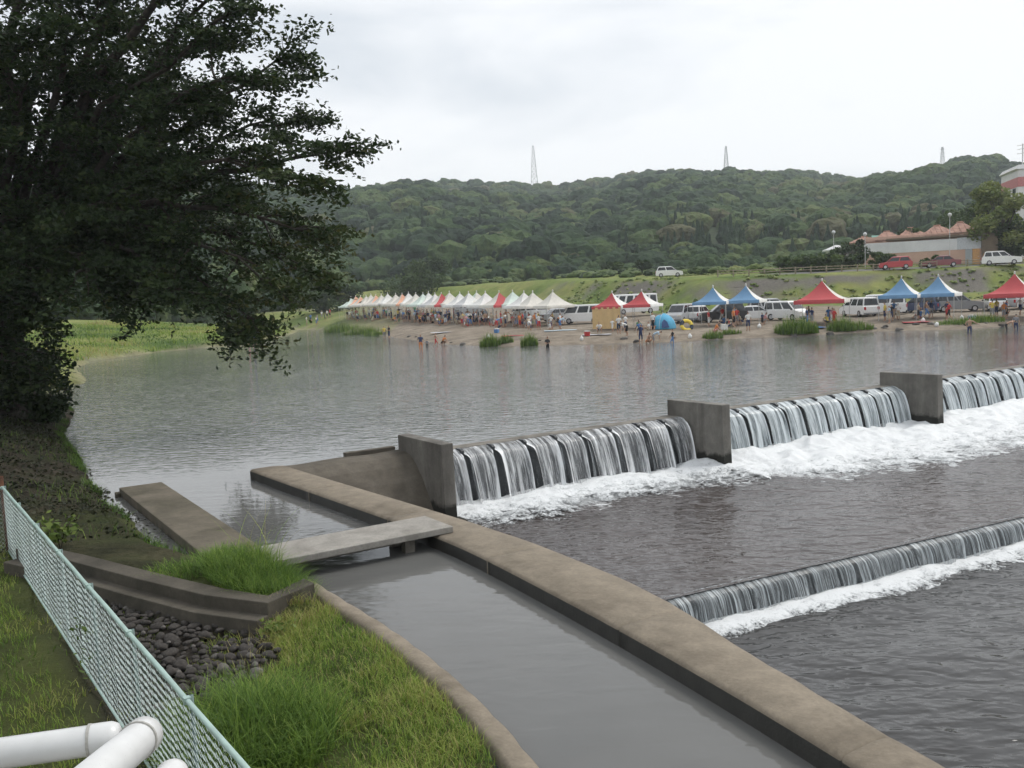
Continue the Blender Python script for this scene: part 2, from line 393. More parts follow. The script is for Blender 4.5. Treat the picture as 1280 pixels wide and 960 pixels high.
V, F, T = scatter_mesh(variants, np.array(pos), np.array(scl), which, tint)
print('forest trees', len(pos), 'tris', len(F))
fo = link('forest', np_mesh('forest', V, F, m_forest, False, attrs={'tint': T}))
tag(fo, 'mixed dark green woodland covering the whole hill', 'forest', kind='stuff')
# ------------------------------------------------------------------ water
def watermat(name, base, rip_scale, rip_str, rough, foam=False, stretch=(1, 1, 1), rot=0.0, dist=0.1):
    m, nt, p = newmat(name)
    p.inputs['Base Color'].default_value = (*base, 1); p.inputs['Roughness'].default_value = rough; p.inputs['IOR'].default_value = 1.333
    tcn = N(nt, 'ShaderNodeTexCoord'); mp = N(nt, 'ShaderNodeMapping'); mp.inputs['Rotation'].default_value = (0, 0, rot); mp.inputs['Scale'].default_value = stretch
    nt.links.new(tcn.outputs['Object'], mp.inputs[0]); v = mp.outputs[0]
    a = noise(nt, rip_scale, 1.5, 0.45, v, 0.5); b = noise(nt, rip_scale * 2.4, 1, 0.5, v, 0.3)
    hgt = mathn(nt, 'ADD', a, mathn(nt, 'MULTIPLY', b, 0.28))
    hgt = mathn(nt, 'MULTIPLY', hgt, attr(nt, 'ripple'))
    bp = bump(nt, hgt, rip_str, dist, p)
    tv = ramp(nt, noise(nt, 0.13, 4, 0.6), [(0.3, tuple(x * .8 for x in base)), (0.7, tuple(x * 1.25 for x in base))])
    nt.links.new(tv, p.inputs['Base Color'])
    if foam:
        fn = noise(nt, 2.6, 6, 0.72, v, 0.8)
        k = mathn(nt, 'ADD', attr(nt, 'foam'), mathn(nt, 'MULTIPLY', mathn(nt, 'SUBTRACT', fn, 0.5), 2.3))
        k = mathn(nt, 'SMOOTH_MIN', mathn(nt, 'MULTIPLY', mathn(nt, 'SUBTRACT', k, 0.42, clamp=True), 3.2), 1.0, 0.1, clamp=True)
        nt.links.new(mixc(nt, k, tv, (0.62, 0.64, 0.65)), p.inputs['Base Color'])
        nt.links.new(mathn(nt, 'MULTIPLY_ADD', k, 0.5, rough), p.inputs['Roughness'])
    return m
m_river = watermat('river_surface', (0.118, 0.118, 0.114), 2.3, 0.6, 0.05, stretch=(0.7, 1.5, 1), rot=R(-8), dist=0.055)
def plane_grid(us, vs, z, name, mat, ripple, foam=None, warp=None, warpu=None):
    U, Vv = np.meshgrid(us, vs, indexing='ij')
    if warpu: U = warpu(U, Vv)
    if warp: Vv = warp(U, Vv)
    x, y, _ = uv(U, Vv)
    zz = z if np.ndim(z) else np.full(U.shape, z)
    at = {'ripple': ripple(U, Vv) if callable(ripple) else np.full(U.shape, ripple)}
    if foam is not None: at['foam'] = foam(U, Vv)
    return np.stack([x, y, zz], -1).reshape(-1, 3), grid_faces(len(us), len(vs)), at
DV = np.array([-1, 3, 7.4, 9.4, 10.5, 13, 14.2, 15.7, 17.5, 20, 26, 30]); DLU = np.array([.05, .25, .5, .57, .52, .3, .18, 0, -.26, -.75, -2.5, -3.5]); DWW = np.array([1.0, 1.05, 1.1, 1.13, 1.2, 1.28, 1.2, .95, .8, .75, .75, .75])      # dividing wall: v, left edge u, width
# upper river: everything upstream of the crest, plus the side channel, one sheet
us = spaced(-10, 60, 0.7, -260, 330, 1.15); vs = -spaced(0.1, 60, 0.7, 0.1, 330, 1.12)
def rip_up(U, Vv):
    calm = sst(-6.5, -1.0, Vv + 0.16 * np.clip(U, 0, 14)) * sst(9, -1, U)
    return np.clip(1 - 0.9 * calm, 0.1, 1) * (0.75 + 0.4 * fbm(U, Vv, 3, 0.06))
V1, F1, A1 = plane_grid(us, vs, 0.0, '', None, rip_up)
us2 = np.linspace(0, 1, 16); vs2 = np.linspace(-0.1, 27, 50)
V2, F2, A2 = plane_grid(us2, vs2, 0.0, '', None, lambda U, Vv: np.clip(0.10 + 0.008 * Vv, 0.05, 0.2) + 0.3 * np.exp(-((Vv - 10.5) / 1.2) ** 2) * sst(-0.8, -1.8, U), warpu=lambda U, Vv: -6.5 + U * (np.interp(Vv, DV, DLU) + 6.7))
o = link('river_water', np_mesh('river_water', np.vstack([V1, V2]), np.vstack([F1, F2 + len(V1)]), m_river, True, attrs={'ripple': np.concatenate([A1['ripple'].ravel(), A2['ripple'].ravel()])}))
tag(o, 'wide grey rippled river above the weir', kind='structure')
def vstep(u): return 9.5 + 0.1 * np.asarray(u, float)      # the lower step runs slightly askew
# pool between the weir and the lower step
ZM, ZL = -1.6, -2.2
def foam_end(u):                        # how far downstream the white water reaches
    return np.interp(u, [4.9, 6, 10, 13, 14.9, 16.5, 18.5, 22, 26, 30, 40, 60], [2.1, 2.4, 2.6, 2.8, 3.4, 4.6, 5.2, 5.8, 6.3, 6.6, 6.8, 6.8])
m_pool = watermat('pool_surface', (0.062, 0.052, 0.049), 1.7, 0.8, 0.10, foam=True, stretch=(1, 1.7, 1), rot=R(-33), dist=0.10)
us = np.concatenate([np.arange(-0.5, 45, 0.16), np.linspace(45.5, 140, 60)]); vs = np.concatenate([np.linspace(-0.4, 11.0, 82)])
V, F, A = plane_grid(us, vs, ZM, '', None, lambda U, Vv: 1.0 + 0.25 * fbm(U, Vv, 3, 0.4),
                     lambda U, Vv: np.clip(0.62 - 0.50 * (Vv - foam_end(U) + .4) / 1.5, -0.9, 0.85) + 0.25 * fbm(U, Vv, 4, 0.8), lambda U, Vv: np.where(Vv > 3, 3 + (Vv - 3) / 8.0 * (vstep(U) + 0.02 - 3), Vv))
A['foam'] = np.where(V[:, 0].reshape(A['foam'].shape) > -90, A['foam'], 0)
U_, V_ = np.meshgrid(us, vs, indexing='ij')
V[:, 2] += (0.05 * fbm(U_, V_, 4, 1.1) * sst(10.7, 9.5, V_) * sst(14, 2, V_)).ravel()
o = link('pool_water', np_mesh('pool_water', V, F, m_pool, True, attrs=A))
tag(o, 'dark brown pool below the weir with drifting foam', kind='structure')
m_low = watermat('lower_surface', (0.05, 0.049, 0.048), 1.5, 0.8, 0.10, foam=True, stretch=(1, 1.8, 1), rot=R(-28), dist=0.08)
us = np.concatenate([np.arange(-4, 40, 0.25), np.linspace(40.5, 160, 50)]); vs = np.concatenate([np.arange(10.9, 30, 0.2), np.linspace(30.5, 80, 30)])
V, F, A = plane_grid(us, vs, ZL, '', None, lambda U, Vv: 1.0 + 0.3 * fbm(U, Vv, 3, 0.3),
                     lambda U, Vv: np.clip(0.45 - 0.8 * (Vv - vstep(U) - 0.7) / 0.9, -3.0, 0.95) + 0.25 * fbm(U, Vv, 4, 0.9), lambda U, Vv: Vv - 11.0 + vstep(U))
U_, V_ = np.meshgrid(us, vs, indexing='ij'); V[:, 2] += (0.05 * fbm(U_, V_, 4, 0.9)).ravel()
o = link('lower_water', np_mesh('lower_water', V, F, m_low, True, attrs=A))
tag(o, 'dark rippled river below the lower step', kind='structure')
# ------------------------------------------------------------------ weir, walls and slab bridge
m_conc = concrete('grey_concrete', (0.20, 0.185, 0.16), amount=0.66)
m_wall = concrete('tan_concrete', (0.212, 0.180, 0.138), stain=(0.075, 0.06, 0.043), amount=0.70, sscale=0.7)
m_pier = concrete('pier_concrete', (0.19, 0.18, 0.16), stain=(0.045, 0.04, 0.035), amount=0.6, streak=True, wet=-1.0)
m_apron = concrete('apron_concrete', (0.115, 0.100, 0.080), stain=(0.04, 0.034, 0.026), amount=0.6, sscale=0.6, wet=-1.25)
m_slab = concrete('slab_concrete', (0.27, 0.255, 0.23), stain=(0.12, 0.11, 0.095), amount=0.72)
m_wet = concrete('wet_concrete', (0.05, 0.054, 0.058), stain=(0.016, 0.019, 0.022), amount=0.6, streak=True, rough=0.35)
EU, EV, EZ = Vector((UX, UY, 0)), Vector((VX, VY, 0)), Vector((0, 0, 1))
def O(u=0, v=0, z=0): return Vector(uv(u, v, z))

def sweep(name, stations, mats, parent=None, bevel=0.0, smooth=False):
    """stations: list of closed cross-sections (lists of world points, same length)"""
    n = len(stations[0]); V = [tuple(p) for st in stations for p in st]; F = []
    for i in range(len(stations) - 1):
        for k in range(n): F.append((i * n + k, i * n + (k + 1) % n, (i + 1) * n + (k + 1) % n, (i + 1) * n + k))
    F.append(tuple(range(n))); F.append(tuple((len(stations) - 1) * n + k for k in reversed(range(n))))
    b = MB(); b.add(V, F); return b.build(name, mats, parent, smooth, bevel)

weir = empty('weir', uv(15, 0, -1.6)); tag(weir, 'stepped concrete weir with three piers crossing the river', 'weir')
def W(o):
    o.parent = weir; o.matrix_parent_inverse = Matrix.Translation(weir.location).inverted(); return o
# dry sloping section between the dividing wall and the first pier (rounded crest)
prof = [(-0.75, -2.6), (-0.75, 0.06), (-0.6, 0.12), (-0.15, 0.12), (0.15, 0.07), (0.5, -0.14), (0.85, -0.5), (1.15, -0.92), (1.45, -1.35), (1.75, -1.62), (2.2, -1.8), (2.2, -2.6)]
W(sweep('dry_spillway', [[O(u_, v_, z_ + 0.015 * math.sin(u_ * 3)) for v_, z_ in prof] for u_ in np.linspace(0.5, 4.52, 14)], m_apron, smooth=False))
b = MB(); b.prism([(3.0, -0.95), (4.5, -0.95), (4.5, -0.74), (3.0, -0.74)], -1.5, 0.2, (O(), EU, EV, EZ)); W(b.build('crest_kerb', m_apron, bevel=0.015))
b = MB(); b.prism([(4.2, 1.85), (5.0, 1.9), (4.95, 2.45), (4.15, 2.4)], -2.4, -1.42, (O(), EU, EV, EZ)); W(b.build('footing_block', m_apron, bevel=0.05))
# bays: sill + wet back face
PIERS = [(4.5, 4.86), (14.72, 15.08), (26.45, 26.81), (38.2, 38.56)]
BAYS = [(4.86, 14.72), (15.08, 26.45), (26.81, 38.2)]
for k, (a, b_) in enumerate(BAYS):
    b = MB(); b.prism([(0.28, -2.6), (0.28, -0.10), (-0.7, -0.10), (-0.7, -2.6)][::-1], a + 0.002, b_ - 0.002, (O(), EV, EZ, EU)); W(b.build('weir_wall', m_wet))
    b = MB(); b.prism([(-0.52, -0.09), (0.0, -0.09), (0.0, 0.035), (-0.52, 0.03)], a + 0.003, b_ - 0.003, (O(), EV, EZ, EU)); W(b.build('sill', m_conc, bevel=0.02))
# piers
for k, (a, b_) in enumerate(PIERS):
    L0, L1 = (-0.55, 2.0)
    b = MB(); pts = [(L0, -2.5), (L1 + 0.12, -2.5), (L1 + 0.05, -1.2), (L1, 0.56), (L0, 0.56)]
    b.prism(pts, a, b_, (O(), EV, EZ, EU)); po = b.build('pier', m_pier, bevel=0.025); W(po)
# end of the weir out of the picture
b = MB(); b.box(uv(45, 0.4, -1), (12, 3, 3.2), math.atan2(UY, UX)); W(b.build('abutment', m_conc))

# lower step
low = empty('river_step', (*uv(15, 11)[:2], -2.2)); tag(low, 'low concrete step crossing the river below the weir', 'river step')
def S(o): o.parent = low; o.matrix_parent_inverse = Matrix.Translation(low.location).inverted(); return o
S(sweep('step_wall', [[O(u_, vstep(u_) + dv, z_) for dv, z_ in ((-0.4, -2.9), (-0.4, -1.645), (-0.02, -1.63), (0.10, -1.70), (0.16, -2.9))] for u_ in np.linspace(0.4, 60, 30)], m_wet))

# dividing wall
st = []
JO = [3.6, 7.2, 10.8, 14.4, 18.0]
for v_ in sorted(list(np.linspace(-0.02, 26, 70)) + [j + d for j in JO for d in (-.014, -.002, .002, .014)]):
    gv = 0.02 if any(abs(v_ - j) < .005 for j in JO) else 0.0
    lu = float(np.interp(v_, DV, DLU)); 
    # smooth the polyline
    lu = float(np.mean([np.interp(v_ + d, DV, DLU) for d in np.linspace(-1.0, 1.0, 9)])) if v_ > 1.7 else lu
    wd = float(np.interp(v_, DV, DWW)); e = 0.012 * math.sin(v_ * 7.3) + 0.01 * math.sin(v_ * 17.1)
    st.append([O(lu, v_, -3.0), O(lu + gv, v_, 0.20), O(lu + 0.05, v_, 0.25 - gv), O(lu + wd * .55, v_, 0.255 - gv), O(lu + wd - 0.14, v_, 0.23 - gv), O(lu + wd + e, v_, 0.14 - gv), O(lu + wd + 0.05 + e, v_, -0.3), O(lu + wd + 0.2, v_, -3.0)])
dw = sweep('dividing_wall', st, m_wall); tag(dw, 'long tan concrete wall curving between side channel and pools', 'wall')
dw.data.materials.append(simple('dark_face_concrete', (0.020, 0.019, 0.016), 0.5, var=.3, scale=3, bmp=.3))  # near-black colour given to the whole channel-side face of the wall
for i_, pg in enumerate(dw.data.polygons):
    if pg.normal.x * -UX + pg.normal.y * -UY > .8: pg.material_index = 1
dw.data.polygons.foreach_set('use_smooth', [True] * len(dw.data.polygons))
# short wall at the mouth of the side channel
b = MB(); b.prism([(-2.95, -0.3), (-1.98, -0.3), (-2.02, 8.2), (-2.95, 8.2)], -2.0, 0.2, (O(), EU, EV, EZ)); b.prism([(-3.05, -0.36), (-2.86, -0.36), (-2.86, -0.12), (-3.05, -0.12)], -2.0, 0.10, (O(), EU, EV, EZ))
sw = b.build('channel_wall', concrete('mossy_concrete', (0.125, 0.108, 0.082), stain=(0.045, 0.042, 0.026), amount=0.62, wet=0.06), bevel=0.02); tag(sw, 'short mossy concrete wall at the mouth of side channel', 'wall')
# slab bridge over the channel
br = empty('slab_bridge', uv(-0.7, 8.55, 0)); tag(br, 'plain concrete slab bridge crossing the narrow side channel', 'bridge')
def B_(o): o.parent = br; o.matrix_parent_inverse = Matrix.Translation(br.location).inverted(); return o
b = MB(); b.prism([(-3.0, 8.02), (0.86, 8.02), (0.86, 9.08), (-3.0, 9.08)], 0.26, 0.37, (O(), EU, EV, EZ)); B_(b.build('deck_slab', m_slab, bevel=0.015))
b = MB(); b.prism([(-2.6, 8.3), (0.0, 8.3), (0.0, 8.8), (-2.6, 8.8)], 0.16, 0.262, (O(), EU, EV, EZ)); B_(b.build('girder', m_conc, bevel=0.01))
for a in (8.12, 8.83):
    b = MB(); b.prism([(0.58, a), (0.82, a), (0.82, a + .18), (0.58, a + .18)], 0.15, 0.262, (O(), EU, EV, EZ)); B_(b.build('bearing_block', m_conc, bevel=0.01))
for a in (8.22, 8.72):
    b = MB(); b.prism([(0.02, a), (0.2, a), (0.2, a + .16), (0.02, a + .16)], -1.6, 0.26, (O(), EU, EV, EZ)); B_(b.build('support_post', m_conc))

# ------------------------------------------------------------------ falling water
def curtainmat(name, lo, hi, dark, white):
    m, nt, p = newmat(name)
    u_ = N(nt, 'ShaderNodeUVMap').outputs[0]
    s1 = noise(nt, 1.0, 4, 0.65, u_, 0.25, (5.2, 0.28, 1)); s2 = noise(nt, 1.0, 4, 0.7, u_, 0.1, (17, 1.1, 1))
    k = mathn(nt, 'ADD', mathn(nt, 'ADD', mathn(nt, 'MULTIPLY', s1, 0.6), mathn(nt, 'MULTIPLY', s2, 0.4)), mathn(nt, 'MULTIPLY', attr(nt, 'rim'), 0.16))
    nt.links.new(ramp(nt, k, [(0.36, dark), (0.60, white)]), p.inputs['Base Color'])
    nt.links.new(ramp(nt, k, [(lo, (0.16, 0.16, 0.16)), (hi, (0.97, 0.97, 0.97))]), p.inputs['Alpha'])
    p.inputs['Roughness'].default_value = 0.22; p.inputs['IOR'].default_value = 1.33
    bump(nt, k, 0.6, 0.05, p)
    return m
m_cur1 = curtainmat('thin_falling_water', 0.42, 0.62, (0.18, 0.19, 0.20), (0.78, 0.80, 0.81))
m_cur2 = curtainmat('full_falling_water', 0.30, 0.56, (0.15, 0.19, 0.205), (0.66, 0.71, 0.73))
m_veil = curtainmat('broken_falling_water', 0.50, 0.72, (0.12, 0.14, 0.155), (0.62, 0.66, 0.68))
m_veil.node_tree.nodes['Principled BSDF'].inputs['Alpha'].links[0].from_node.color_ramp.elements[0].color = (0.03, 0.03, 0.03, 1)
m_cur3 = curtainmat('step_falling_water', 0.43, 0.62, (0.035, 0.045, 0.052), (0.55, 0.60, 0.62))
def fall_path(t, drop, throw):          # t<0 is the smooth lip above the edge
    v_ = np.where(t < 0, 0.35 + t * 1.0, 0.35 + throw * np.sqrt(np.clip(t, 0, 1)) * 0.9 + 0.1 * np.clip(t, 0, 1)); z_ = np.where(t < 0, 0.02 - 0.10 * np.clip((t + .3) / .3, 0, 1) ** 2, -0.08 - (drop - 0.08) * np.clip(t, 0, 1) ** 1.15)
    return v_, z_
GAPS = [9, 11, 11]
for k, (a, b_) in enumerate(BAYS):
    root = empty('waterfall', uv((a + b_) / 2, 0.5, ZM)); 
    tag(root, ['thin strands of white water falling between the first two piers', 'full curtains of water falling between second and third pier', 'full curtains of water falling beyond the third pier'][k], 'waterfall', 'water falling over the weir', 'stuff')
    n = GAPS[k]; r = random.Random(20 + k)
    cuts = [a] + [a + (b_ - a) * (i + r.uniform(-0.12, 0.12)) / n for i in range(1, n)] + [b_]
    for i in range(n):
        c0, c1 = cuts[i], cuts[i + 1]; S_, T_ = np.meshgrid(np.linspace(0, 1, 26), np.concatenate([np.linspace(-0.33, 0, 5), np.linspace(0.05, 1, 18)]), indexing='ij')
        g0 = r.uniform(.06, .14) if k == 0 else r.uniform(0.05, 0.10); g1 = r.uniform(.06, .14) if k == 0 else r.uniform(0.04, 0.08)
        op = sst(-0.06, 0.14, T_) * (1 + (0.5 if k == 0 else -0.3) * T_); l, rr = c0 + g0 * op + 0.012, c1 - g1 * op - 0.012
        U = l + (rr - l) * S_
        v_, z_ = fall_path(T_, 1.62, 0.6)
        ridge = fbm(U * 3.3 + 5 * k, T_ * 0.5 + i, 4, 1.0) * 0.13 * np.clip(T_ + .1, 0, 1)
        edge = np.abs(S_ * 2 - 1) ** 6 * 0.06 * sst(-0.02, 0.2, T_)         # rims fold outwards and up
        v_ = v_ + ridge + edge * 1.2; z_ = z_ + edge * 0.6
        x, y, _ = uv(U, v_)
        me = np_mesh('water_curtain', np.stack([x, y, z_], -1).reshape(-1, 3) - np.array(root.location), grid_faces(*S_.shape), m_cur1 if k == 0 else m_cur2, True, uvs=np.stack([U, T_ * 1.6], -1).reshape(-1, 2), attrs={'rim': (np.abs(S_ * 2 - 1) ** 10 - .12 * sst(.1, .5, T_)) if k == 0 else np.abs(S_ * 2 - 1) ** 14})
        link('water_curtain', me, root)
        if i:                            # splitter standing on the crest behind each gap
            mb = MB(); mb.prism([(0.05, -0.2), (0.34, -0.2), (0.38, 0.0), (0.28, 0.055), (0.05, 0.05)], c0 - 0.05, c0 + 0.05, (O(), EV, EZ, EU)); W(mb.build('splitter', m_wet, bevel=0.01))
    # thin broken veil between the curtains
    S_, T_ = np.meshgrid(np.linspace(a + .02, b_ - .02, 220), np.concatenate([[-.05], np.linspace(0.0, 1, 12)]), indexing='ij')
    v_, z_ = fall_path(T_, 1.62, 0.5); v_ = v_ - .05 + fbm(S_ * 4, T_ * .5, 3, 1.0) * .09; x, y, _ = uv(S_, v_)
    link('water_veil', np_mesh('water_veil', np.stack([x, y, z_ - .02], -1).reshape(-1, 3) - np.array(root.location), grid_faces(*S_.shape), m_veil, True, uvs=np.stack([S_ * 1.7, T_ * 1.6], -1).reshape(-1, 2)), root)
# lower step water
S_, T_ = np.meshgrid(np.linspace(1.0, 34, 700), np.concatenate([np.linspace(-0.33, 0, 4), np.linspace(0.06, 1, 9)]), indexing='ij')
v_, z_ = fall_path(T_, 0.56, 0.1); v_ = (v_ - .3) * 0.9 + 0.04 + fbm(S_ * 5.2, T_ * 0.6, 4, 1.0) * 0.10 * np.clip(T_ + .1, 0, 1)
x, y, _ = uv(S_, vstep(S_) + v_ + 0.08)
root = link('cascade', np_mesh('cascade', np.stack([x, y, z_ + ZM - 0.018], -1).reshape(-1, 3), grid_faces(*S_.shape), m_cur3, True, uvs=np.stack([S_ * 2.8 + fbm(S_, S_ * 0, 4, 0.9) * 2.2, T_ * 0.6 + fbm(S_, S_ * 0, 3, 2.0)], -1).reshape(-1, 2)))
tag(root, 'dark streaked water sliding over the low river step', 'waterfall', kind='stuff')
# churning foam
m_foam, nt, p = newmat('white_foam')
fn = noise(nt, 3.5, 6, 0.75, dist=0.6); ff = noise(nt, 16, 5, 0.75, dist=0.4)
kk = mathn(nt, 'ADD', attr(nt, 'foam'), mathn(nt, 'MULTIPLY', mathn(nt, 'SUBTRACT', mathn(nt, 'ADD', mathn(nt, 'MULTIPLY', fn, .6), mathn(nt, 'MULTIPLY', ff, .4)), 0.5), 3.8))
nt.links.new(ramp(nt, kk, [(0.06, (0.055, 0.055, 0.055)), (0.30, (0.34, 0.36, 0.37)), (0.75, (0.70, 0.72, 0.73))]), p.inputs['Base Color'])
p.inputs['Roughness'].default_value = 0.55
nt.links.new(ramp(nt, kk, [(0.10, (0, 0, 0)), (0.42, (1, 1, 1))]), p.inputs['Alpha'])
bump(nt, mathn(nt, 'ADD', fn, ff), 0.55, 0.06, p)
def foam_sheet(name, u0, u1, ends, z0, hgt, label, step=0.075, v0=0.6, skew=False, thin=0.0):
    us = np.arange(u0, u1, step); ws = np.linspace(0, 1, 64 if not skew else 26); U, Wd = np.meshgrid(us, ws, indexing='ij')
    E = ends(U); Vv = v0 + Wd * (E + (1.4 if not skew else .6) - v0)
    n1 = fbm(U * 1.0, Vv * 1.5, 5, 0.9, 0.55); n2 = 1 - np.abs(fbm(U + 31, Vv * 1.3, 4, 1.7)) * 2
    env = sst(1.0, 0.25, Wd); imp = np.exp(-((Vv - 1.2) / 0.9) ** 2) if not skew else np.exp(-((Vv - .4) / .25) ** 2)
    hg = hgt(U) if callable(hgt) else hgt; z = hg * (0.20 * env + 0.55 * imp * (0.6 + 0.4 * fbm(U, U * 0, 3, 0.7)) + (0.30 * n1 + 0.14 * n2) * (0.25 + env)) - 0.03 * sst(0.45, 1.0, Wd) * (1 + 1.5 * n1) - 0.015
    fo = np.clip(0.75 * env + 0.35 * n1 + 0.12 * n2 + 0.25 * imp - thin, -0.5, 1.3)
    VV = Vv + (vstep(U) if skew else 0); x, y, _ = uv(U, VV)
    o = link(name, np_mesh(name, np.stack([x, y, z0 + z], -1).reshape(-1, 3), grid_faces(*U.shape), m_foam, True, attrs={'foam': fo}))
    tag(o, label, 'foam', kind='stuff')
fh = lambda u: 0.40 + 0.20 * sst(13.6, 16.2, u)
foam_sheet('foam', 4.9, 14.96, lambda u: foam_end(u), ZM, fh, 'broken white foam at the foot of the thin falls', thin=0.22)
foam_sheet('foam', 14.9, 26.7, lambda u: foam_end(u), ZM, fh, 'thick white foam below the full falls between two piers', thin=-0.15)
foam_sheet('foam', 26.63, 38.2, lambda u: foam_end(u), ZM, fh, 'thick white foam below the falls beyond the third pier', thin=-0.15)
foam_sheet('foam', 1.2, 34, lambda u: 0.35 + 0.045 * np.asarray(u), ZL, 0.2, 'narrow band of white foam below the low river step', v0=0.2, skew=True, thin=0.15)
# ------------------------------------------------------------------ near left bank
LEDGE = np.array([(-5.6, 5.6), (-5.0, 7.0), (-4.3, 8.9), (-3.72, 10.35), (-3.15, 11.25), (-2.35, 10.85)])      # (u, v) front edge of the upper ledge
def near_ground(x, y):
    u_, v_ = to_uv(x, y)
    curb_u = np.interp(v_, [8, 10, 13, 13.9, 14.7, 15.5, 16.3, 18, 21, 26], [-2.2, -2.2, -2.15, -2.26, -2.32, -2.44, -2.63, -3.1, -4.2, -6.4])
    shore = np.interp(v_, [-40, -23, -13.7, -10, -7, -1.8, 1.6, 5, 6, 7.6, 9], [-1.0, -0.9, -2.5, -2.69, -2.87, -3.25, -3.36, -3.34, -3.2, -2.8, -2.3]) + 0.14 * fbm(v_, v_ * 0, 3, 0.8)
    edge = np.where(v_ > 8.5, curb_u, shore)
    d = edge - u_                                             # distance inland
    # low lawn around the fence, raised slope upstream
    lawn = np.interp(d, [-8, -0.35, 0, 0.1, 1.5, 3, 40], [-3, -1.4, -0.3, 0.12, 0.16, 0.08, 0.1])
    slope = np.interp(d, [-8, -2, 0, 0.35, 1.2, 2.6, 4.5, 8, 14, 40], [-3, -0.8, 0.0, 0.22, 0.5, 0.95, 1.35, 1.6, 2.2, 3.2])
    led = np.interp(d, [-8, -2, 0, 0.3, 1.2, 2.6, 4.5], [-3, -0.6, 0.0, 0.25, 0.38, 0.42, 0.45])
    up = sst(4.6, -3.5, v_ + 0.2 * np.clip(-5 - u_, 0, 6))
    # which side of the ledge line
    lv = np.interp(u_, LEDGE[:5, 0], LEDGE[:5, 1])
    front = (v_ > lv - 0.15) | (u_ < -5.55)
    z = np.where(v_ > 8.5, lawn, np.where(front, lawn, led))
    z = np.where(v_ < 12, np.where(front, z, led), z)
    z = z - 0.09 * sst(-5.5, -5.0, u_) * sst(-2.9, -3.5, u_) * sst(13.8, 11.5, v_) * front * (1 - up)
    z = z * (1 - up) + slope * up
    z = z + fbm(x, y, 4, 0.7) * 0.09 * np.clip(d, 0, 1) + fbm(x, y, 3, 2.6) * 0.035 * np.clip(d * 2, 0, 1)
    return z, d, up, front
def nz_(x, y): return float(near_ground(np.array([float(x)]), np.array([float(y)]))[0][0])
a = spaced(-12, -1.5, 0.11, -60, 1.0, 1.12); b_ = spaced(-4, 20, 0.13, -60, 34, 1.12)
NU, NV = np.meshgrid(a, b_, indexing='ij'); NX, NY, _ = uv(NU, NV); NZ, ND, NUP, NFR = near_ground(NX, NY)
dirt = np.clip(sst(0.05, 0.6, NUP + 0.0) * sst(9, 5.5, -NU + 0) + 0.75 * (~NFR) * sst(0.0, 0.3, ND) * sst(9.5, 7.5, NV), 0, 1)
stony = sst(-2.9, -3.3, NU) * sst(-5.7, -5.2, NU) * sst(14.2, 13.0, NV + 1.2 * (NU + 4.2)) * NFR * (1 - NUP)
m_bank, nt, p = newmat('river_bank_soil')
med = noise(nt, 1.4, 6, 0.65); fin = noise(nt, 9.0, 6, 0.7)
gr = ramp(nt, med, [(0.3, (0.05, 0.065, 0.02)), (0.7, (0.11, 0.125, 0.04))])
di = ramp(nt, mathn(nt, 'ADD', mathn(nt, 'MULTIPLY', med, .6), mathn(nt, 'MULTIPLY', fin, .4)), [(0.36, (0.012, 0.011, 0.008)), (0.5, (0.038, 0.032, 0.022)), (0.64, (0.085, 0.072, 0.052))])
di = mixc(nt, ramp(nt, noise(nt, 0.8, 5, 0.6), [(0.5, (0, 0, 0)), (0.7, (0.7, 0.7, 0.7))]), di, (0.035, 0.05, 0.016))
c = mixc(nt, attr(nt, 'dirt'), gr, di); c = mixc(nt, attr(nt, 'stony'), c, (0.05, 0.043, 0.035))
nt.links.new(c, p.inputs['Base Color']); p.inputs['Roughness'].default_value = 0.95; p.inputs['Specular IOR Level'].default_value = 0.15
bump(nt, mathn(nt, 'ADD', med, fin), 1.0, 0.14, p)
nb = link('near_bank', np_mesh('near_bank', np.stack([NX, NY, NZ], -1).reshape(-1, 3), grid_faces(len(a), len(b_)), m_bank, True, attrs={'dirt': dirt, 'stony': stony}))
tag(nb, 'near left river bank of soil and grass', kind='structure')

# curved channel kerb
st = []
for v_ in np.linspace(9.6, 21, 50):
    iu = float(np.mean([np.interp(v_ + d, [8, 10, 13, 13.9, 14.7, 15.5, 16.3, 18, 21, 26], [-1.9, -1.9, -1.85, -1.96, -2.02, -2.14, -2.33, -2.8, -3.9, -6.1]) for d in np.linspace(-1, 1, 7)]))
    e = 0.012 * math.sin(v_ * 9)
    st.append([O(iu + .05, v_, -2.2), O(iu + e, v_, 0.06), O(iu - 0.06 + e, v_, 0.13), O(iu - 0.26, v_, 0.15), O(iu - 0.30, v_, 0.10), O(iu - 0.30, v_, -2.2)])
kb = sweep('channel_kerb', st, m_wall); tag(kb, 'curved concrete kerb edging the grassy near bank', 'kerb'); kb.data.polygons.foreach_set('use_smooth', [True] * len(kb.data.polygons))

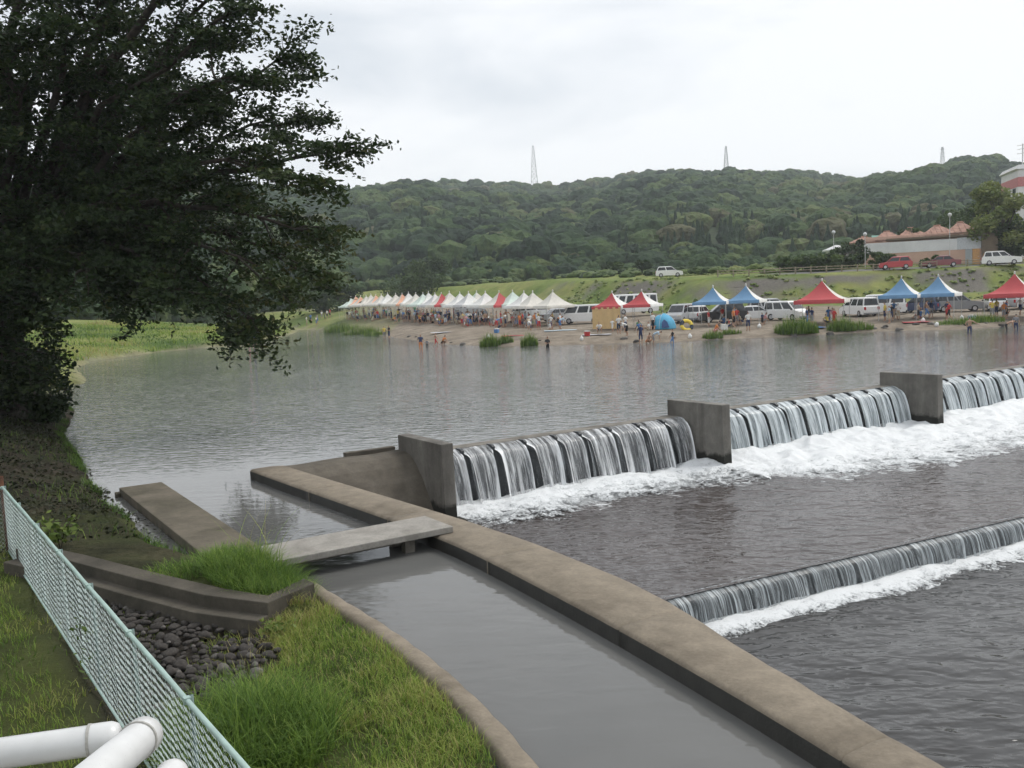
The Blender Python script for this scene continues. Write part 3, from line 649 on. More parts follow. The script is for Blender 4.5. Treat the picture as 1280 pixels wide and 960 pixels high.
# two stepped concrete ledges
m_ledge = concrete('dark_concrete', (0.10, 0.088, 0.07), stain=(0.03, 0.027, 0.02), amount=0.55)
def ledge(name, off, z0, z1, width, label, right=True, cut=None):
    P = [Vector((a_, b__)) for a_, b__ in LEDGE]
    if not right: P = P[:-1]
    front, back = [], []
    for i, p_ in enumerate(P):
        d1 = (P[min(i + 1, len(P) - 1)] - P[max(i - 1, 0)]).normalized()
        if right and i == len(P) - 2:
            n_ = Vector((0.35, -1.0)).normalized()
            front.append(p_ + Vector((0.05, 1)).normalized() * off); back.append(p_ + n_ * width); continue
        n_ = Vector((d1.y, -d1.x))                             # towards upstream / channel
        if right and i == len(P) - 1: n_ = Vector((-0.1, -1)).normalized()
        front.append(p_ - n_ * off); back.append(p_ + n_ * width)
    pts = front + back[::-1]
    b = MB(); b.prism([(q.x, q.y) for q in pts], z0, z1, (O(), EU, EV, EZ)); o = b.build(name, m_ledge, bevel=0.018)
    tag(o, label, 'ledge', 'concrete ledges on the near bank'); return o
ledge('concrete_ledge', 0.0, -0.6, 0.46, 0.32, 'upper dark concrete ledge with a slab end beside the grass clump')
ledge('concrete_ledge', 0.22, -0.8, 0.29, 0.02, 'lower dark concrete ledge above the loose stones', right=False)

# ------------------------------------------------------------------ loose stones of the pitching
m_stone = simple('river_stone', (0.052, 0.046, 0.041), 0.9, var=0.35, scale=3.0, bmp=0.4)
m_stone2 = simple('pale_river_stone', (0.13, 0.12, 0.108), 0.9, var=0.25, scale=3.0, bmp=0.3)
stv = []
for i in range(8):
    r = np.random.default_rng(70 + i); V, F = ico(2)
    V = V * (1 + 0.16 * np.sin(V[:, :1] * 3.1 + i) + r.normal(0, .11, (len(V), 1))) * np.array([1, r.uniform(.6, .9), r.uniform(.42, .62)])
    stv.append(np_mesh('stone', V, F, m_stone if i < 7 else m_stone2, True))
cnt = 0; pts = []
r = random.Random(5)
sp = empty('stone_pitching', uv(-4.3, 11.5, 0.1)); tag(sp, 'patch of dark rounded stones beside the fence below the ledges', 'stones')
for _ in range(6000):
    u_ = r.uniform(-5.08, -2.9); v_ = r.uniform(7.6, 14.2)
    x, y, _z = uv(u_, v_)
    lv = np.interp(u_, LEDGE[:5, 0], LEDGE[:5, 1])
    if v_ < lv + 0.30: continue
    lim = 13.6 - 1.25 * (u_ + 4.4) if u_ > -4.4 else 14.0
    if v_ > lim - 0.6 * r.random() or (u_ > -3.3): continue
    s = r.uniform(0.04, 0.115)
    if any((x - a_) ** 2 + (y - b__) ** 2 < (0.80 * (s + c_)) ** 2 for a_, b__, c_ in pts): continue
    pts.append((x, y, s))
    o = link('stone', stv[7 if r.random() < .1 else r.randrange(7)], sp, (x - sp.location.x, y - sp.location.y, nz_(x, y) - 0.22 * s)); o.scale = (s, s, s * r.uniform(.8, 1.15))
    o.rotation_euler = (r.uniform(-.3, .3), r.uniform(-.3, .3), r.uniform(0, 6.3)); cnt += 1
    if cnt >= 290: break
print('stones', cnt)

# ------------------------------------------------------------------ grass
def blades(P, hgt, wid, lean, tint, seg=2, bendk=1.0):
    n = len(P); a = rng.uniform(0, 6.283, n); hgt = np.asarray(hgt); ln = np.asarray(lean)
    dx, dy = np.cos(a), np.sin(a); px, py = -dy, dx
    rows = []
    for k in range(seg + 1):
        t = k / seg; w_ = wid * (1 - t) ** 0.7 * 0.5 if k < seg else np.zeros(n)
        f_ = hgt * ln * t ** (1.4 + bendk * 0.4); z = hgt * t * (1 - 0.32 * ln * t)
        for s in ((-1, 1) if k < seg else (0,)):
            rows.append(np.stack([P[:, 0] + dx * f_ + px * w_ * s, P[:, 1] + dy * f_ + py * w_ * s, P[:, 2] + z], -1))
    m = len(rows); V = np.stack(rows, 1).reshape(-1, 3); base = (np.arange(n) * m)[:, None]
    Q = [base + np.array([2 * k, 2 * k + 1, 2 * k + 3, 2 * k + 2]) for k in range(seg - 1)]
    T = base + np.array([2 * (seg - 1), 2 * (seg - 1) + 1, 2 * seg])
    tt = np.repeat(np.asarray(tint), m) + np.tile(np.array([0.0] * (m - 3) + [.05, .05, .12])[:m], n) 
    return V, (np.concatenate(Q) if Q else np.zeros((0, 4), int)), T, tt
m_grass = leafmat('grass_blades', [(0.0, (0.035, 0.065, 0.014)), (0.3, (0.075, 0.145, 0.026)), (0.6, (0.19, 0.29, 0.05)), (0.82, (0.32, 0.37, 0.085)), (1.0, (0.36, 0.31, 0.14))], 0.35, rough=0.65)
def grass(name, pts, hgt, wid, lean, tint, label, seg=2, cat='grass'):
    V, Q, T, tt = blades(pts, hgt, wid, lean, tint, seg)
    o = link(name, np_mesh(name, V, [Q, T], m_grass, False, attrs={'tint': np.clip(tt, 0, 1)})); return tag(o, label, cat, kind='stuff')
def bank_pts(n, u0, u1, v0, v1, keep):
    u_, v_ = rng.uniform(u0, u1, n), rng.uniform(v0, v1, n); x, y, _ = uv(u_, v_); k = keep(u_, v_, x, y); u_, v_, x, y = u_[k], v_[k], x[k], y[k]
    z, d, up, fr = near_ground(x, y); return np.stack([x, y, z - 0.01], -1), u_, v_
def keep_bank(u_, v_, x, y):
    lv = np.interp(u_, LEDGE[:5, 0], LEDGE[:5, 1]); ku = np.interp(v_, [8, 10, 13, 13.9, 14.7, 15.5, 16.3, 18, 21, 26], [-2.1, -2.1, -2.06, -2.17, -2.23, -2.35, -2.54, -3.0, -4.1, -6.3])
    g = (v_ > 11.0) & (u_ < ku + 0.16 * fbm(x, y, 2, 2.5) + 0.05)
    lim = 13.5 - 1.25 * (u_ + 4.4); stone_ = (u_ < -3.35) & (v_ < lim + 0.5 * fbm(x, y, 3, 1.2))
    dens = 0.42 + 0.75 * fbm(x, y, 3, 0.9)
    return g & ~(stone_ & (rng.random(len(u_)) > 0.06)) & (rng.random(len(u_)) < np.clip(dens + 0.35, .12, 1))
P, u_, v_ = bank_pts(78000, -5.3, -2.0, 11, 20, keep_bank)
f1 = fbm(P[:, 0], P[:, 1], 4, 0.9); n = len(P)
grass('grass', P, rng.uniform(.05, .20, n) * (1 + 0.9 * np.clip(f1, -.5, 1)), rng.uniform(.006, .014, n), rng.uniform(.2, 1.1, n), np.where(rng.random(n) < .07, 1.0, np.clip(0.62 + 0.5 * f1 + rng.normal(0, .15, n), 0, 1)), 'bright green grass on the bank beside the curved kerb')
# lawn behind the fence
def keep_lawn(u_, v_, x, y): return rng.random(len(u_)) < np.clip(0.75 + 0.5 * fbm(x, y, 3, 0.8) - 0.75 * sst(-6.0, -5.45, u_), .05, 1)
P, u_, v_ = bank_pts(42000, -10.5, -5.3, 3.5, 15, keep_lawn); n = len(P); f1 = fbm(P[:, 0], P[:, 1], 4, 0.8)
grass('lawn_grass', P, rng.uniform(.05, .17, n), rng.uniform(.007, .015, n), rng.uniform(.2, 1.0, n), np.clip(0.64 + 0.4 * f1 + rng.normal(0, .13, n), 0, 1), 'lawn of short grass behind the chain link fence')
# long grass clumps
def clump(u0, v0, ru, rv, n, h0, h1, tint, label, z=None):
    a = rng.uniform(0, 6.283, n); q = np.sqrt(rng.random(n)); x, y, _ = uv(u0 + ru * q * np.cos(a), v0 + rv * q * np.sin(a))
    zz = near_ground(x, y)[0] if z is None else np.full(n, z); P = np.stack([x, y, zz - .02], -1)
    return grass('long_grass', P, rng.uniform(h0, h1, n) * (1.15 - 0.55 * q), rng.uniform(.008, .018, n), rng.uniform(.25, 1.25, n), np.clip(tint + 0.2 * fbm(x, y, 3, 3) + rng.normal(0, .12, n), 0, 1), label, 3, 'grass')
clump(-4.35, 14.25, 0.85, 0.95, 3600, .35, .85, 0.34, 'tall dark grass tussock by the fence at the picture bottom')
clump(-2.75, 9.5, 0.72, 1.45, 8000, .28, .62, 0.36, 'green grass clump growing on the concrete ledge')
clump(-3.6, 8.7, 0.6, 0.6, 700, .12, .35, 0.36, 'sparse green weeds behind the upper ledge')
P, u_, v_ = bank_pts(5000, -5.1, -3.0, 8, 14, lambda u_, v_, x, y: (v_ > np.interp(u_, LEDGE[:5, 0], LEDGE[:5, 1]) + .28) & (fbm(x, y, 3, 1.6) > .1)); n = len(P)
grass('stone_weeds', P, rng.uniform(.05, .16, n), rng.uniform(.006, .014, n), rng.uniform(.3, 1.2, n), np.clip(.55 + rng.normal(0, .2, n), 0, 1), 'sparse weeds growing between the dark stones')
P = np.array([uv(-2.55 + rng.uniform(-.35, .3), 9.2 + rng.uniform(-.4, .3), 0.35) for _ in range(26)])
grass('dry_grass_stalks', P, rng.uniform(.7, 1.15, 26), np.full(26, .012), rng.uniform(.25, 1.0, 26), rng.uniform(.45, 1, 26), 'few tall seeding grass stalks above the ledge clump', 4)
# ivy and litter on the bank slope
def leaf_mesh(P, size, tint, flat=0.5, asp=0.62):
    n = len(P); d = rng.normal(size=(n, 3)); d[:, 2] *= (1 - flat); d /= np.linalg.norm(d, axis=1)[:, None]
    e = rng.normal(size=(n, 3)); e[:, 2] *= (1 - flat); e -= d * (e * d).sum(1)[:, None]; e /= np.linalg.norm(e, axis=1)[:, None]
    s = np.asarray(size)[:, None]
    V = np.stack([P - d * s, P + e * s * asp, P + d * s, P - e * s * asp], 1).reshape(-1, 3)
    F = (np.arange(n) * 4)[:, None] + np.array([0, 1, 2, 3]); return V, F, np.repeat(tint, 4)
def keep_slope(u_, v_, x, y): return (rng.random(len(u_)) < np.clip(0.5 + 1.1 * fbm(x, y, 4, 0.7), .15, 1))
P, u_, v_ = bank_pts(60000, -10, -2.9, -32, 5.5, keep_slope)
P[:, 2] += rng.uniform(0.01, .10, len(P)); f1 = fbm(P[:, 0], P[:, 1], 3, 0.35)
V, F, T = leaf_mesh(P, rng.uniform(.025, .06, len(P)), np.clip(0.32 + 0.4 * f1 + rng.normal(0, .16, len(P)), 0, 1), 0.55)
m_ivy = leafmat('creeper_leaves', [(0, (0.012, 0.016, 0.007)), (0.35, (0.026, 0.03, 0.012)), (0.6, (0.045, 0.044, 0.022)), (0.8, (0.075, 0.062, 0.038)), (1, (0.14, 0.12, 0.085))], 0.15)
tag(link('creeper', np_mesh('creeper', V, F, m_ivy, attrs={'tint': T})), 'low creepers and dead leaves on the dark bank slope', 'creeper', kind='stuff')
P, u_, v_ = bank_pts(9000, -9, -2.9, -32, 5.5, lambda u_, v_, x, y: fbm(x, y, 3, 0.5) > -0.05); n = len(P)
grass('bank_grass', P, rng.uniform(.1, .34, n), rng.uniform(.008, .016, n), rng.uniform(.3, 1.2, n), np.clip(0.3 + rng.normal(0, .16, n), 0, 1), 'rough grass scattered on the dark bank slope under the tree')

v_ = rng.uniform(-24, 7, 5200); u_ = np.interp(v_, [-40, -23, -13.7, -10, -7, -1.8, 1.6, 5, 6, 7.6], [-1.0, -0.9, -2.5, -2.69, -2.87, -3.25, -3.36, -3.34, -3.2, -2.8]) - np.abs(rng.normal(0, .16, 5200)) + .02; x, y, _ = uv(u_, v_); k = fbm(v_, v_ * 0, 3, 1.1) > -.12; P = np.stack([x, y, near_ground(x, y)[0] - .02], -1)[k]; n = len(P)
grass('shore_grass', P, rng.uniform(.08, .32, n), rng.uniform(.01, .02, n), rng.uniform(.3, 1.2, n), np.clip(0.2 + rng.normal(0, .14, n), 0, 1), 'dark fringe of weeds along the near waterline')

def leafy_plant(name, x, y, z, rad, hgt, n, size, label, tint=0.55, cat='plant', stems=5, group=None, mat=None, flat=.25):
    root = empty(name, (x, y, z)); tag(root, label, cat, group)
    b = MB(); tips = []
    for i in range(stems):
        a_ = i / stems * 6.283 + rng.uniform(-.4, .4); q = rng.uniform(.3, .95) * rad; h_ = hgt * rng.uniform(.6, 1)
        m1 = (q * .4 * math.cos(a_), q * .4 * math.sin(a_), h_ * .6); t1 = (q * math.cos(a_), q * math.sin(a_), h_); b.tube([(0, 0, -0.05), m1, t1], [size * .12, size * .09, size * .05], 5); tips += [m1, t1]
    b.build('stems', m_bark, root)
    C = np.array(tips)[rng.integers(len(tips), size=n)]; P = C * rng.uniform(.75, 1.05, (n, 1)) + rng.normal(0, rad * .28, (n, 3)) * np.array([1, 1, .8]); P[:, 2] = np.abs(P[:, 2])
    V, F, T = leaf_mesh(P, rng.uniform(.6, 1.2, n) * size, np.clip(tint + rng.normal(0, .14, n), 0, 1), flat)
    link('leaves', np_mesh('leaves', V, F, mat or m_ivy2, attrs={'tint': T}), root); return root
m_bark = simple('bark', (0.045, 0.036, 0.028), 0.95, var=0.4, scale=5, bmp=0.6)
m_ivy2 = leafmat('bright_leaves', [(0, (0.03, 0.055, 0.012)), (0.5, (0.09, 0.14, 0.03)), (1, (0.20, 0.25, 0.06))], 0.3)
x, y, _ = uv(-4.95, 5.9); leafy_plant('broadleaf_weed', x, y, nz_(x, y) + .05, 0.28, 0.55, 120, .07, 'bright broad-leaved weed standing behind the fence rail', .6)
x, y, _ = uv(-3.15, 11.6); leafy_plant('small_weed', x, y, nz_(x, y), 0.22, 0.22, 150, .04, 'small pale green weed at the end of lower ledge', .75)

# ------------------------------------------------------------------ chain link fence
m_green = simple('green_paint', (0.36, 0.48, 0.44), 0.45, var=0.10, scale=3, bmp=0.05)
m_wire = simple('coated_wire', (0.46, 0.54, 0.52), 0.5, var=0.12, scale=2)
m_postg = simple('grey_green_post', (0.13, 0.19, 0.18), 0.5, var=.15)
m_rust = simple('rusted_steel', (0.11, 0.045, 0.022), 0.9, var=0.4, scale=8, bmp=0.4)
fa, fb = np.array([-5.62, 4.3]), np.array([-5.12, 17.6]); FL = float(np.linalg.norm(fb - fa))
fence = empty('chain_link_fence', uv(-5.4, 11, 0.05)); tag(fence, 'pale green chain link fence running along the near bank', 'fence')
def FN(o): o.parent = fence; o.matrix_parent_inverse = Matrix.Translation(fence.location).inverted(); return o
def fp(t, z=0.0):
    q = fa + (fb - fa) * t; x, y, _ = uv(*q); return Vector((x, y, z))
ZF, HF = 0.08, 1.22
b = MB(); b.tube([fp(i / 20, ZF + HF + 0.004 * math.sin(i * 2.1)) for i in range(21)], 0.022, 10); FN(b.build('top_rail', m_green, smooth=True))
b = MB(); b.tube([fp(i / 20, ZF + 0.06) for i in range(21)], 0.016, 8); FN(b.build('bottom_rail', m_green, smooth=True))
nb_ = 7
fdir = (fp(1) - fp(0)).normalized()
for i in range(nb_ + 1):
    q = fp(i / nb_); side = Vector((fdir.y, -fdir.x, 0)) * -0.035
    b = MB(); b.tube([q + side + Vector((0, 0, -0.5)), q + side + Vector((0, 0, ZF + HF + 0.03))], 0.017, 8); FN(b.build('post', m_postg, smooth=True))
    b = MB(); b.box(tuple(q + Vector((0, 0, ZF + HF + 0.0))), (0.05, 0.058, 0.058), math.atan2(fdir.y, fdir.x)); FN(b.build('rail_clamp', m_green, bevel=0.006))
# woven wire: each bay one panel of real zigzag wires
def wire_panel(t0, t1, p0=None, p1=None):
    A = p0 if p0 is not None else fp(t0); B = p1 if p1 is not None else fp(t1); L = (B - A).length; d = (B - A) / L; nrm = Vector((d.y, -d.x, 0)); pitch = 0.038; hh = 0.037
    nzg = int((HF - 0.06) / hh); V, F = [], []; rw = 0.0027
    nw = int(L / pitch)
    for w_ in range(nw):
        prev = None; wj = rnd.uniform(-.018, .018)
        for k in range(nzg + 1):
            s_ = (w_ + 0.5) * pitch + (pitch / 2 + .002) * (1 if k % 2 == 0 else -1); z = ZF + 0.06 + k * hh + (wj if 0 < k < nzg else 0)
            c_ = A + d * s_ + nrm * (0.003 if k % 2 else -0.003); c_.z = z
            cur = [c_ + d * rw + nrm * 0, c_ + nrm * rw, c_ - d * rw, c_ - nrm * rw]
            i0 = len(V); V += [tuple(q) for q in cur]
            if prev is not None:
                for j in range(4): F.append((prev + j, prev + (j + 1) % 4, i0 + (j + 1) % 4, i0 + j))
            prev = i0
    return np_mesh('wire_mesh', np.array(V), np.array(F), m_wire, False)
for i in range(nb_): 
    o = link('wire_mesh', wire_panel(i / nb_, (i + 1) / nb_)); FN(o)
# return leg at the far end, with a rusty corner post
c0 = fp(0); lx, ly, _ = uv(-8.2, 4.6); c1 = Vector((lx, ly, 0))
b = MB(); b.tube([c0 + Vector((0, 0, ZF + HF)), c1 + Vector((0, 0, ZF + HF))], 0.022, 8); FN(b.build('top_rail', m_green))
o = link('wire_mesh', wire_panel(0, 0, c0, c1)); FN(o)
b = MB(); q = fp(-0.006); b.tube([q + Vector((0, 0, -.4)), q + Vector((0, 0, 1.5))], 0.035, 10); FN(b.build('corner_post', m_rust, smooth=True))['label'] = 'rusty brown corner post'
# vine on the fence
P = np.array([fp(rng.uniform(.47, .56), rng.uniform(.1, .75)) + Vector((rng.uniform(-.06, .06), rng.uniform(-.06, .06), 0)) for _ in range(40)])
root = empty('vine', tuple(fp(.52, .08))); tag(root, 'thin green vine climbing the chain link fence', 'vine')
V, F, T = leaf_mesh(P - np.array(root.location), rng.uniform(.03, .055, 40), rng.uniform(.2, .6, 40)); link('leaves', np_mesh('leaves', V, F, m_ivy2, attrs={'tint': T}), root)
b = MB(); b.tube([(0, 0, 0), (.03, .02, .25), (-.05, .05, .5), (0.02, 0, .8)], .006, 5); b.build('stem', m_bark, root)

# ------------------------------------------------------------------ white pipe handrail of the footbridge under the camera
m_white = simple('white_enamel', (0.62, 0.625, 0.62), 0.28, var=0.06, scale=14, spec=0.5)
m_deck = concrete('deck_concrete', (0.25, 0.24, 0.22))
m_alu0 = simple('seal_grey', (0.42, 0.41, 0.38), .7, var=.2)
rail = empty('pipe_railing', (-0.6, 1.2, 2.7)); tag(rail, 'white pipe railing end at the lower corner', 'railing')
def RL(o): o.parent = rail; o.matrix_parent_inverse = Matrix.Translation(rail.location).inverted(); return o
def pipe(name, pts, r=0.027, smooth=True):
    b = MB(); b.tube(pts, r, 20); return RL(b.build(name, m_white, smooth=False))
def pipe_end(a, b, r=0.0228):              # pipe with a rounded welded end cap
    a, b = Vector(a), Vector(b); d = (b - a).normalized()
    mb = MB(); mb.tube([a - d * 0.010, a - d * 0.007, a, a + d * 0.004, a + d * 0.03, a + d * 0.034, b], [r * .55, r * .86, r * 1.0, r * 1.06, r * 1.06, r, r], 24)
    o = mb.build('rail_pipe', m_white, smooth=True); RL(o)
    mb = MB(); mb.tube([a + d * .032, a + d * .036], r * 1.09, 20); g_ = mb.build('seal_ring', m_alu0); g_.parent = o; return o
pipe_end((-0.628, 1.345, 3.660), (-2.4, 0.93, 3.655))
pipe_end((-0.458, 1.06, 3.797), (-0.40, 0.62, 3.90), 0.021)
pipe_end((-0.452, 1.12, 3.715), (-0.43, 0.6, 3.72), 0.020)
for x_, y_ in ((-1.3, 1.18), (-2.2, 0.97)): pipe('rail_post', [(x_, y_, 2.69), (x_, y_, 3.645)], .022)
pipe('rail_post', [(-0.405, 0.66, 2.69), (-0.405, 0.66, 3.87)], .022)
b = MB(); b.box((2.0, -0.6, 2.57), (14, 4.1, 0.26)); o = b.build('footbridge', m_deck, bevel=0.02); tag(o, 'concrete footbridge deck the picture was taken from', 'bridge')
b = MB(); b.box((-2.6, -0.6, 1.2), (1.2, 2.4, 2.5))
o2 = b.build('bridge_pier', m_deck, bevel=0.02); o2.parent = o
# ------------------------------------------------------------------ the big tree on the near bank
m_tree_leaf = leafmat('tree_leaves', [(0, (0.012, 0.026, 0.009)), (0.45, (0.028, 0.050, 0.014)), (0.8, (0.05, 0.072, 0.018)), (1, (0.085, 0.085, 0.025))], 0.22)
TX, TY = -20.2, 37.0; TZ = nz_(TX, TY) - 0.1
tree = empty('riverside_tree', (TX, TY, TZ)); tag(tree, 'huge dark spreading tree leaning over the river', 'tree')
tr = random.Random(31)
def curve(p0, p1, n, sag, wob):
    pts = []; d = p1 - p0
    for i in range(n + 1):
        t = i / n; q = p0 + d * t; q.z += sag * math.sin(math.pi * t) * d.length
        if 0 < i < n: q += Vector((tr.uniform(-1, 1), tr.uniform(-1, 1), tr.uniform(-1, 1))) * wob * d.length
        pts.append(q)
    return pts
tips = []                                 # (point, direction) where foliage sprays hang
wood = MB()
trunk = [Vector((0, 0, -0.3)), Vector((.1, .05, 1.2)), Vector((.0, 0, 3.2)), Vector((.35, -.1, 5.0))]
tb = MB(); tb.tube([trunk[0], Vector((.05, .02, .4))] + trunk[1:], [1.15, .85, .7, .62, .58], 14); tb.build('trunk', m_bark, tree, smooth=True)
F0 = trunk[-1]
# limb ends relative to the trunk base: reach to the right over the water, up and around
LIMBS = [((13.6, -3.0, 12.4), .30), ((14.2, -3.6, 9.0), .30), ((11.6, -4.5, 6.3), .26), ((12.4, -2.5, 15.6), .30), ((9.5, -2, 18.6), .3), ((5, -3, 20), .3), ((11.6, 1.5, 11.0), .25), ((9.4, 2.5, 7.2), .22),
         ((6.5, 3.5, 14), .28), ((2.8, -7, 9.5), .28), ((6.0, -6.8, 12.5), .28), ((-2, -4, 15), .3), ((-7, -1, 13), .3), ((-5, 3, 9), .25), ((1.5, 5, 10), .25), ((-9, -4, 9), .28), ((-4, -6, 6), .22), ((0.6, -5.2, 3.9), .2), ((-1, 1, 21), .3), ((13.0, -4.5, 17.5), .3), ((8.2, 0, 15.5), .25), ((10.5, -1, 13.5), .25), ((11.8,-5.2,8.0),.22), ((7.5,-5.0,8.5),.25), ((9.5,-3.5,10.5),.25), ((10.6,-5.6,4.6),.2), ((11.2,-3.2,5.0),.2), ((5.0,-5,7.2),.22), ((2.2,-6.5,5.0),.2), ((3.0,-4,12),.25), ((6.5,-3,16.5),.25), ((1.0,-3,17.5),.25), ((8.4,-5.5,13.8),.25), ((11.0,-5.5,11.2),.22), ((-2.5,-5,10),.25), ((-1,-6,7.5),.25), ((12.0,-5.0,13.2),.22),((3.5,1.5,6),.2),((6,2,9),.2), ((-1,-8,3.4),.2), ((1.5,-8,3.0),.2), ((-3,-7,4),.2), ((-6,-5,4),.2), ((0,-6,2.4),.18), ((2.2,-5,2.2),.18), ((-2,-5,2.6),.18), ((-4,-3,3),.18), ((3.2,-5,5.4),.2), ((5.2,-5.5,5.2),.2), ((6.6,-4,5.4),.2), ((4.6,-3,5.0),.2), ((7.8,-5.2,4.4),.2), ((9.0,-4.4,3.4),.18), ((2,-3,4.2),.18), ((9.8,-5,3.4),.18)]
for e, r0 in LIMBS:
    e = Vector(e); e.x += (1.3 if e.z < 9 else (-1.4 if e.z > 11.5 else -.2)) * max(0, min(1, e.x / 9)); st_ = F0 + Vector((0, 0, tr.uniform(-1.6, .4)))
    n = 9; main = curve(st_, e, n, 0.10 if e.z > 8 else 0.18, 0.022)
    wood.tube(main, [max(0.035, r0 * (1 - 0.88 * i / n)) for i in range(n + 1)], 7, cap=False)
    L = (e - st_).length
    for i in range(3, n + 1):
        for _ in range((3 if tr.random() < .55 else 2) if i < n else 4):
            p0 = main[i]; ax = (main[min(i + 1, n)] - main[i - 1]).normalized()
            side = Vector((tr.uniform(-1, 1), tr.uniform(-1, 1), tr.uniform(-.35, .45))); dirn = (ax * tr.uniform(.4, 1.2) + side).normalized()
            l2 = tr.uniform(1.0, 2.5) * (0.7 if i == n else 1) ; p1 = p0 + dirn * l2; p1.z -= 0.10 * l2
            tw = curve(p0, p1, 4, 0.06, 0.04); wood.tube(tw, [.05, .04, .03, .02, .012], 5, cap=False)
            for k in range(1, 5):
                for _2 in range(2):
                    d2 = (dirn + Vector((tr.uniform(-1, 1), tr.uniform(-1, 1), tr.uniform(-.4, .25)))).normalized(); l3 = tr.uniform(.45, 1.05)
                    q = tw[k] + d2 * l3; q.z -= 0.12 * l3
                    if tr.random() < .4: wood.tube([tw[k], q], [.014, .006], 4, cap=False)
                    tips.append((tw[k], q))
wood.build('branches', m_bark, tree, smooth=True)
# sprays of leaves along each twig, flattened into layers
NL = 25
A = np.array([t[0][:] for t in tips]); Bq = np.array([t[1][:] for t in tips]); n = len(tips)
t_ = rng.uniform(.15, 1.15, (n, NL, 1)); P = A[:, None] + (Bq - A)[:, None] * t_ + rng.normal(0, 1, (n, NL, 3)) * np.array([.20, .20, .085])
tint = np.clip(rng.normal(.38, .16, (n, 1)) + rng.normal(0, .12, (n, NL)) + 0.28 * sst(9.5, 12.5, P[:, :, 0]) * sst(11, 5, P[:, :, 2]), 0, 1)
P = P.reshape(-1, 3); keep = P[:, 2] > 1.0; P = P[keep]; tint = tint.ravel()[keep]
V, F, T = leaf_mesh(P, rng.uniform(.08, .14, len(P)), tint, 0.45, 0.5)
print('tree leaves', len(P), 'sprays', n)
link('crown', np_mesh('crown', V, F, m_tree_leaf, attrs={'tint': T}), tree)
# dark shrubs at the foot of the tree
SH = [(-22.5, 34.5, 2.3, 3.2), (-19.2, 35.0, 1.5, 2.2), (-24.5, 38, 2.8, 4.2), (-20.3, 38.8, 1.7, 2.6), (-17.6, 34.6, 1.0, 1.1), (-18.6, 31.2, 1.1, 1.0), (-26.5, 42, 3, 5)]
lab = ['dark shrub in front of the tree trunk, at the picture edge', 'dark rounded shrub at the water side of the trunk', 'tall dark shrub left behind the big tree', 'dark shrub behind the big tree trunk', 'small shrub at the water edge below the tree', 'low shrub on the slope nearer than the tree', 'tall dark shrub farthest behind the big tree']
for (x, y, rd, hg), l in zip(SH, lab):
    leafy_plant('bank_shrub', x, y, nz_(x, y), rd * .8, hg, int(1500 * rd), .12, l, .32, 'shrub', 9, 'shrubs round the big tree', m_tree_leaf)
# ------------------------------------------------------------------ far bank: helpers
CAMP = Vector((0, 0, 4.3))
def far_at(px, Y, py=395):               # ground point at a bearing (as seen in the 1280 wide frame) and depth
    d = _F + _r2 * ((px - 640) / 1150) - _u2 * ((py - 480) / 1150); x = d.x * Y / d.y
    return Vector((x, Y, gz(x, Y)))
def face_cam(p, turn=0.0):               # heading whose -Y side looks at the camera, turned by degrees
    return math.atan2(-p.x, p.y) + R(turn)

# ------------------------------------------------------------------ pop-up tents
def cloth(name, c): return simple(name, c, 0.75, var=0.07, scale=2.0)
M_CL = {'red': cloth('red_canvas', (0.43, 0.065, 0.07)), 'blue': cloth('blue_canvas', (0.13, 0.255, 0.41)), 'cream': cloth('cream_canvas', (0.60, 0.575, 0.52)), 'white': cloth('white_canvas', (0.66, 0.655, 0.63)),
        'orange': cloth('orange_canvas', (0.66, 0.36, 0.24)), 'mint': cloth('pale_green_canvas', (0.56, 0.64, 0.58)), 'grey': cloth('grey_canvas', (0.52, 0.52, 0.52)), 'tan': cloth('tan_canvas', (0.62, 0.44, 0.22))}
m_alu = simple('tent_pole_metal', (0.55, 0.55, 0.54), 0.4, 0.6, var=0.05)
_panel_cache = {}
def roof_panel(front):
    """one quarter of a concave peaked canopy, half width 1, unit eave at z=0 and peak at z=1"""
    n, m = 9, 6; V = []; hgt = lambda t: (1 - t) ** 1.75
    for i in range(n):
        t = 1 - i / (n - 1) * 0.985
        for j in range(m + 1):
            s = j / m * 2 - 1; V.append((s * t, -t, hgt(t) - 0.05 * (1 - s * s) * t * (1 - t) * 2 + (0.02 * (1 - abs(s)) if i == 0 else 0)))
    # hanging valance
    for j in range(m + 1): s = j / m * 2 - 1; V.append((s, -1.004, -0.2))
    b = (n) * (m + 1)
    F = grid_faces(n, m + 1).tolist() + [[j, j + 1, b + j + 1, b + j] for j in range(m)]
    return np.array(V), np.array(F)
PV, PF = roof_panel(0)
def tent_mesh(colr):
    if colr not in _panel_cache: _panel_cache[colr] = np_mesh('roof_panel', PV, PF, M_CL[colr], True)
    return _panel_cache[colr]
_mb = MB(); _mb.tube([(0, 0, 0), (0, 0, 1)], 0.028, 6); POLE = _mb.mesh('pole', m_alu)
_mb = MB(); _mb.tube([(0, 0, 0), (0, 0, .10), (0, 0, .2), (0, 0, .26)], [.07, .06, .075, .02], 8); FINIAL = _mb.mesh('finial', M_CL['white'], True)
_mb = MB()
for sx in (-1, 1):
    _mb.tube([(sx, -1, 0), (sx, 1, 0)], 0.016, 4); _mb.tube([(-1, sx, 0), (1, sx, 0)], 0.016, 4); _mb.tube([(sx * .97, sx * .97, 0), (0, 0, .14)], 0.012, 4); _mb.tube([(-sx * .97, sx * .97, 0), (0, 0, .14)], 0.012, 4)
FRAME = _mb.mesh('canopy_frame', m_alu)
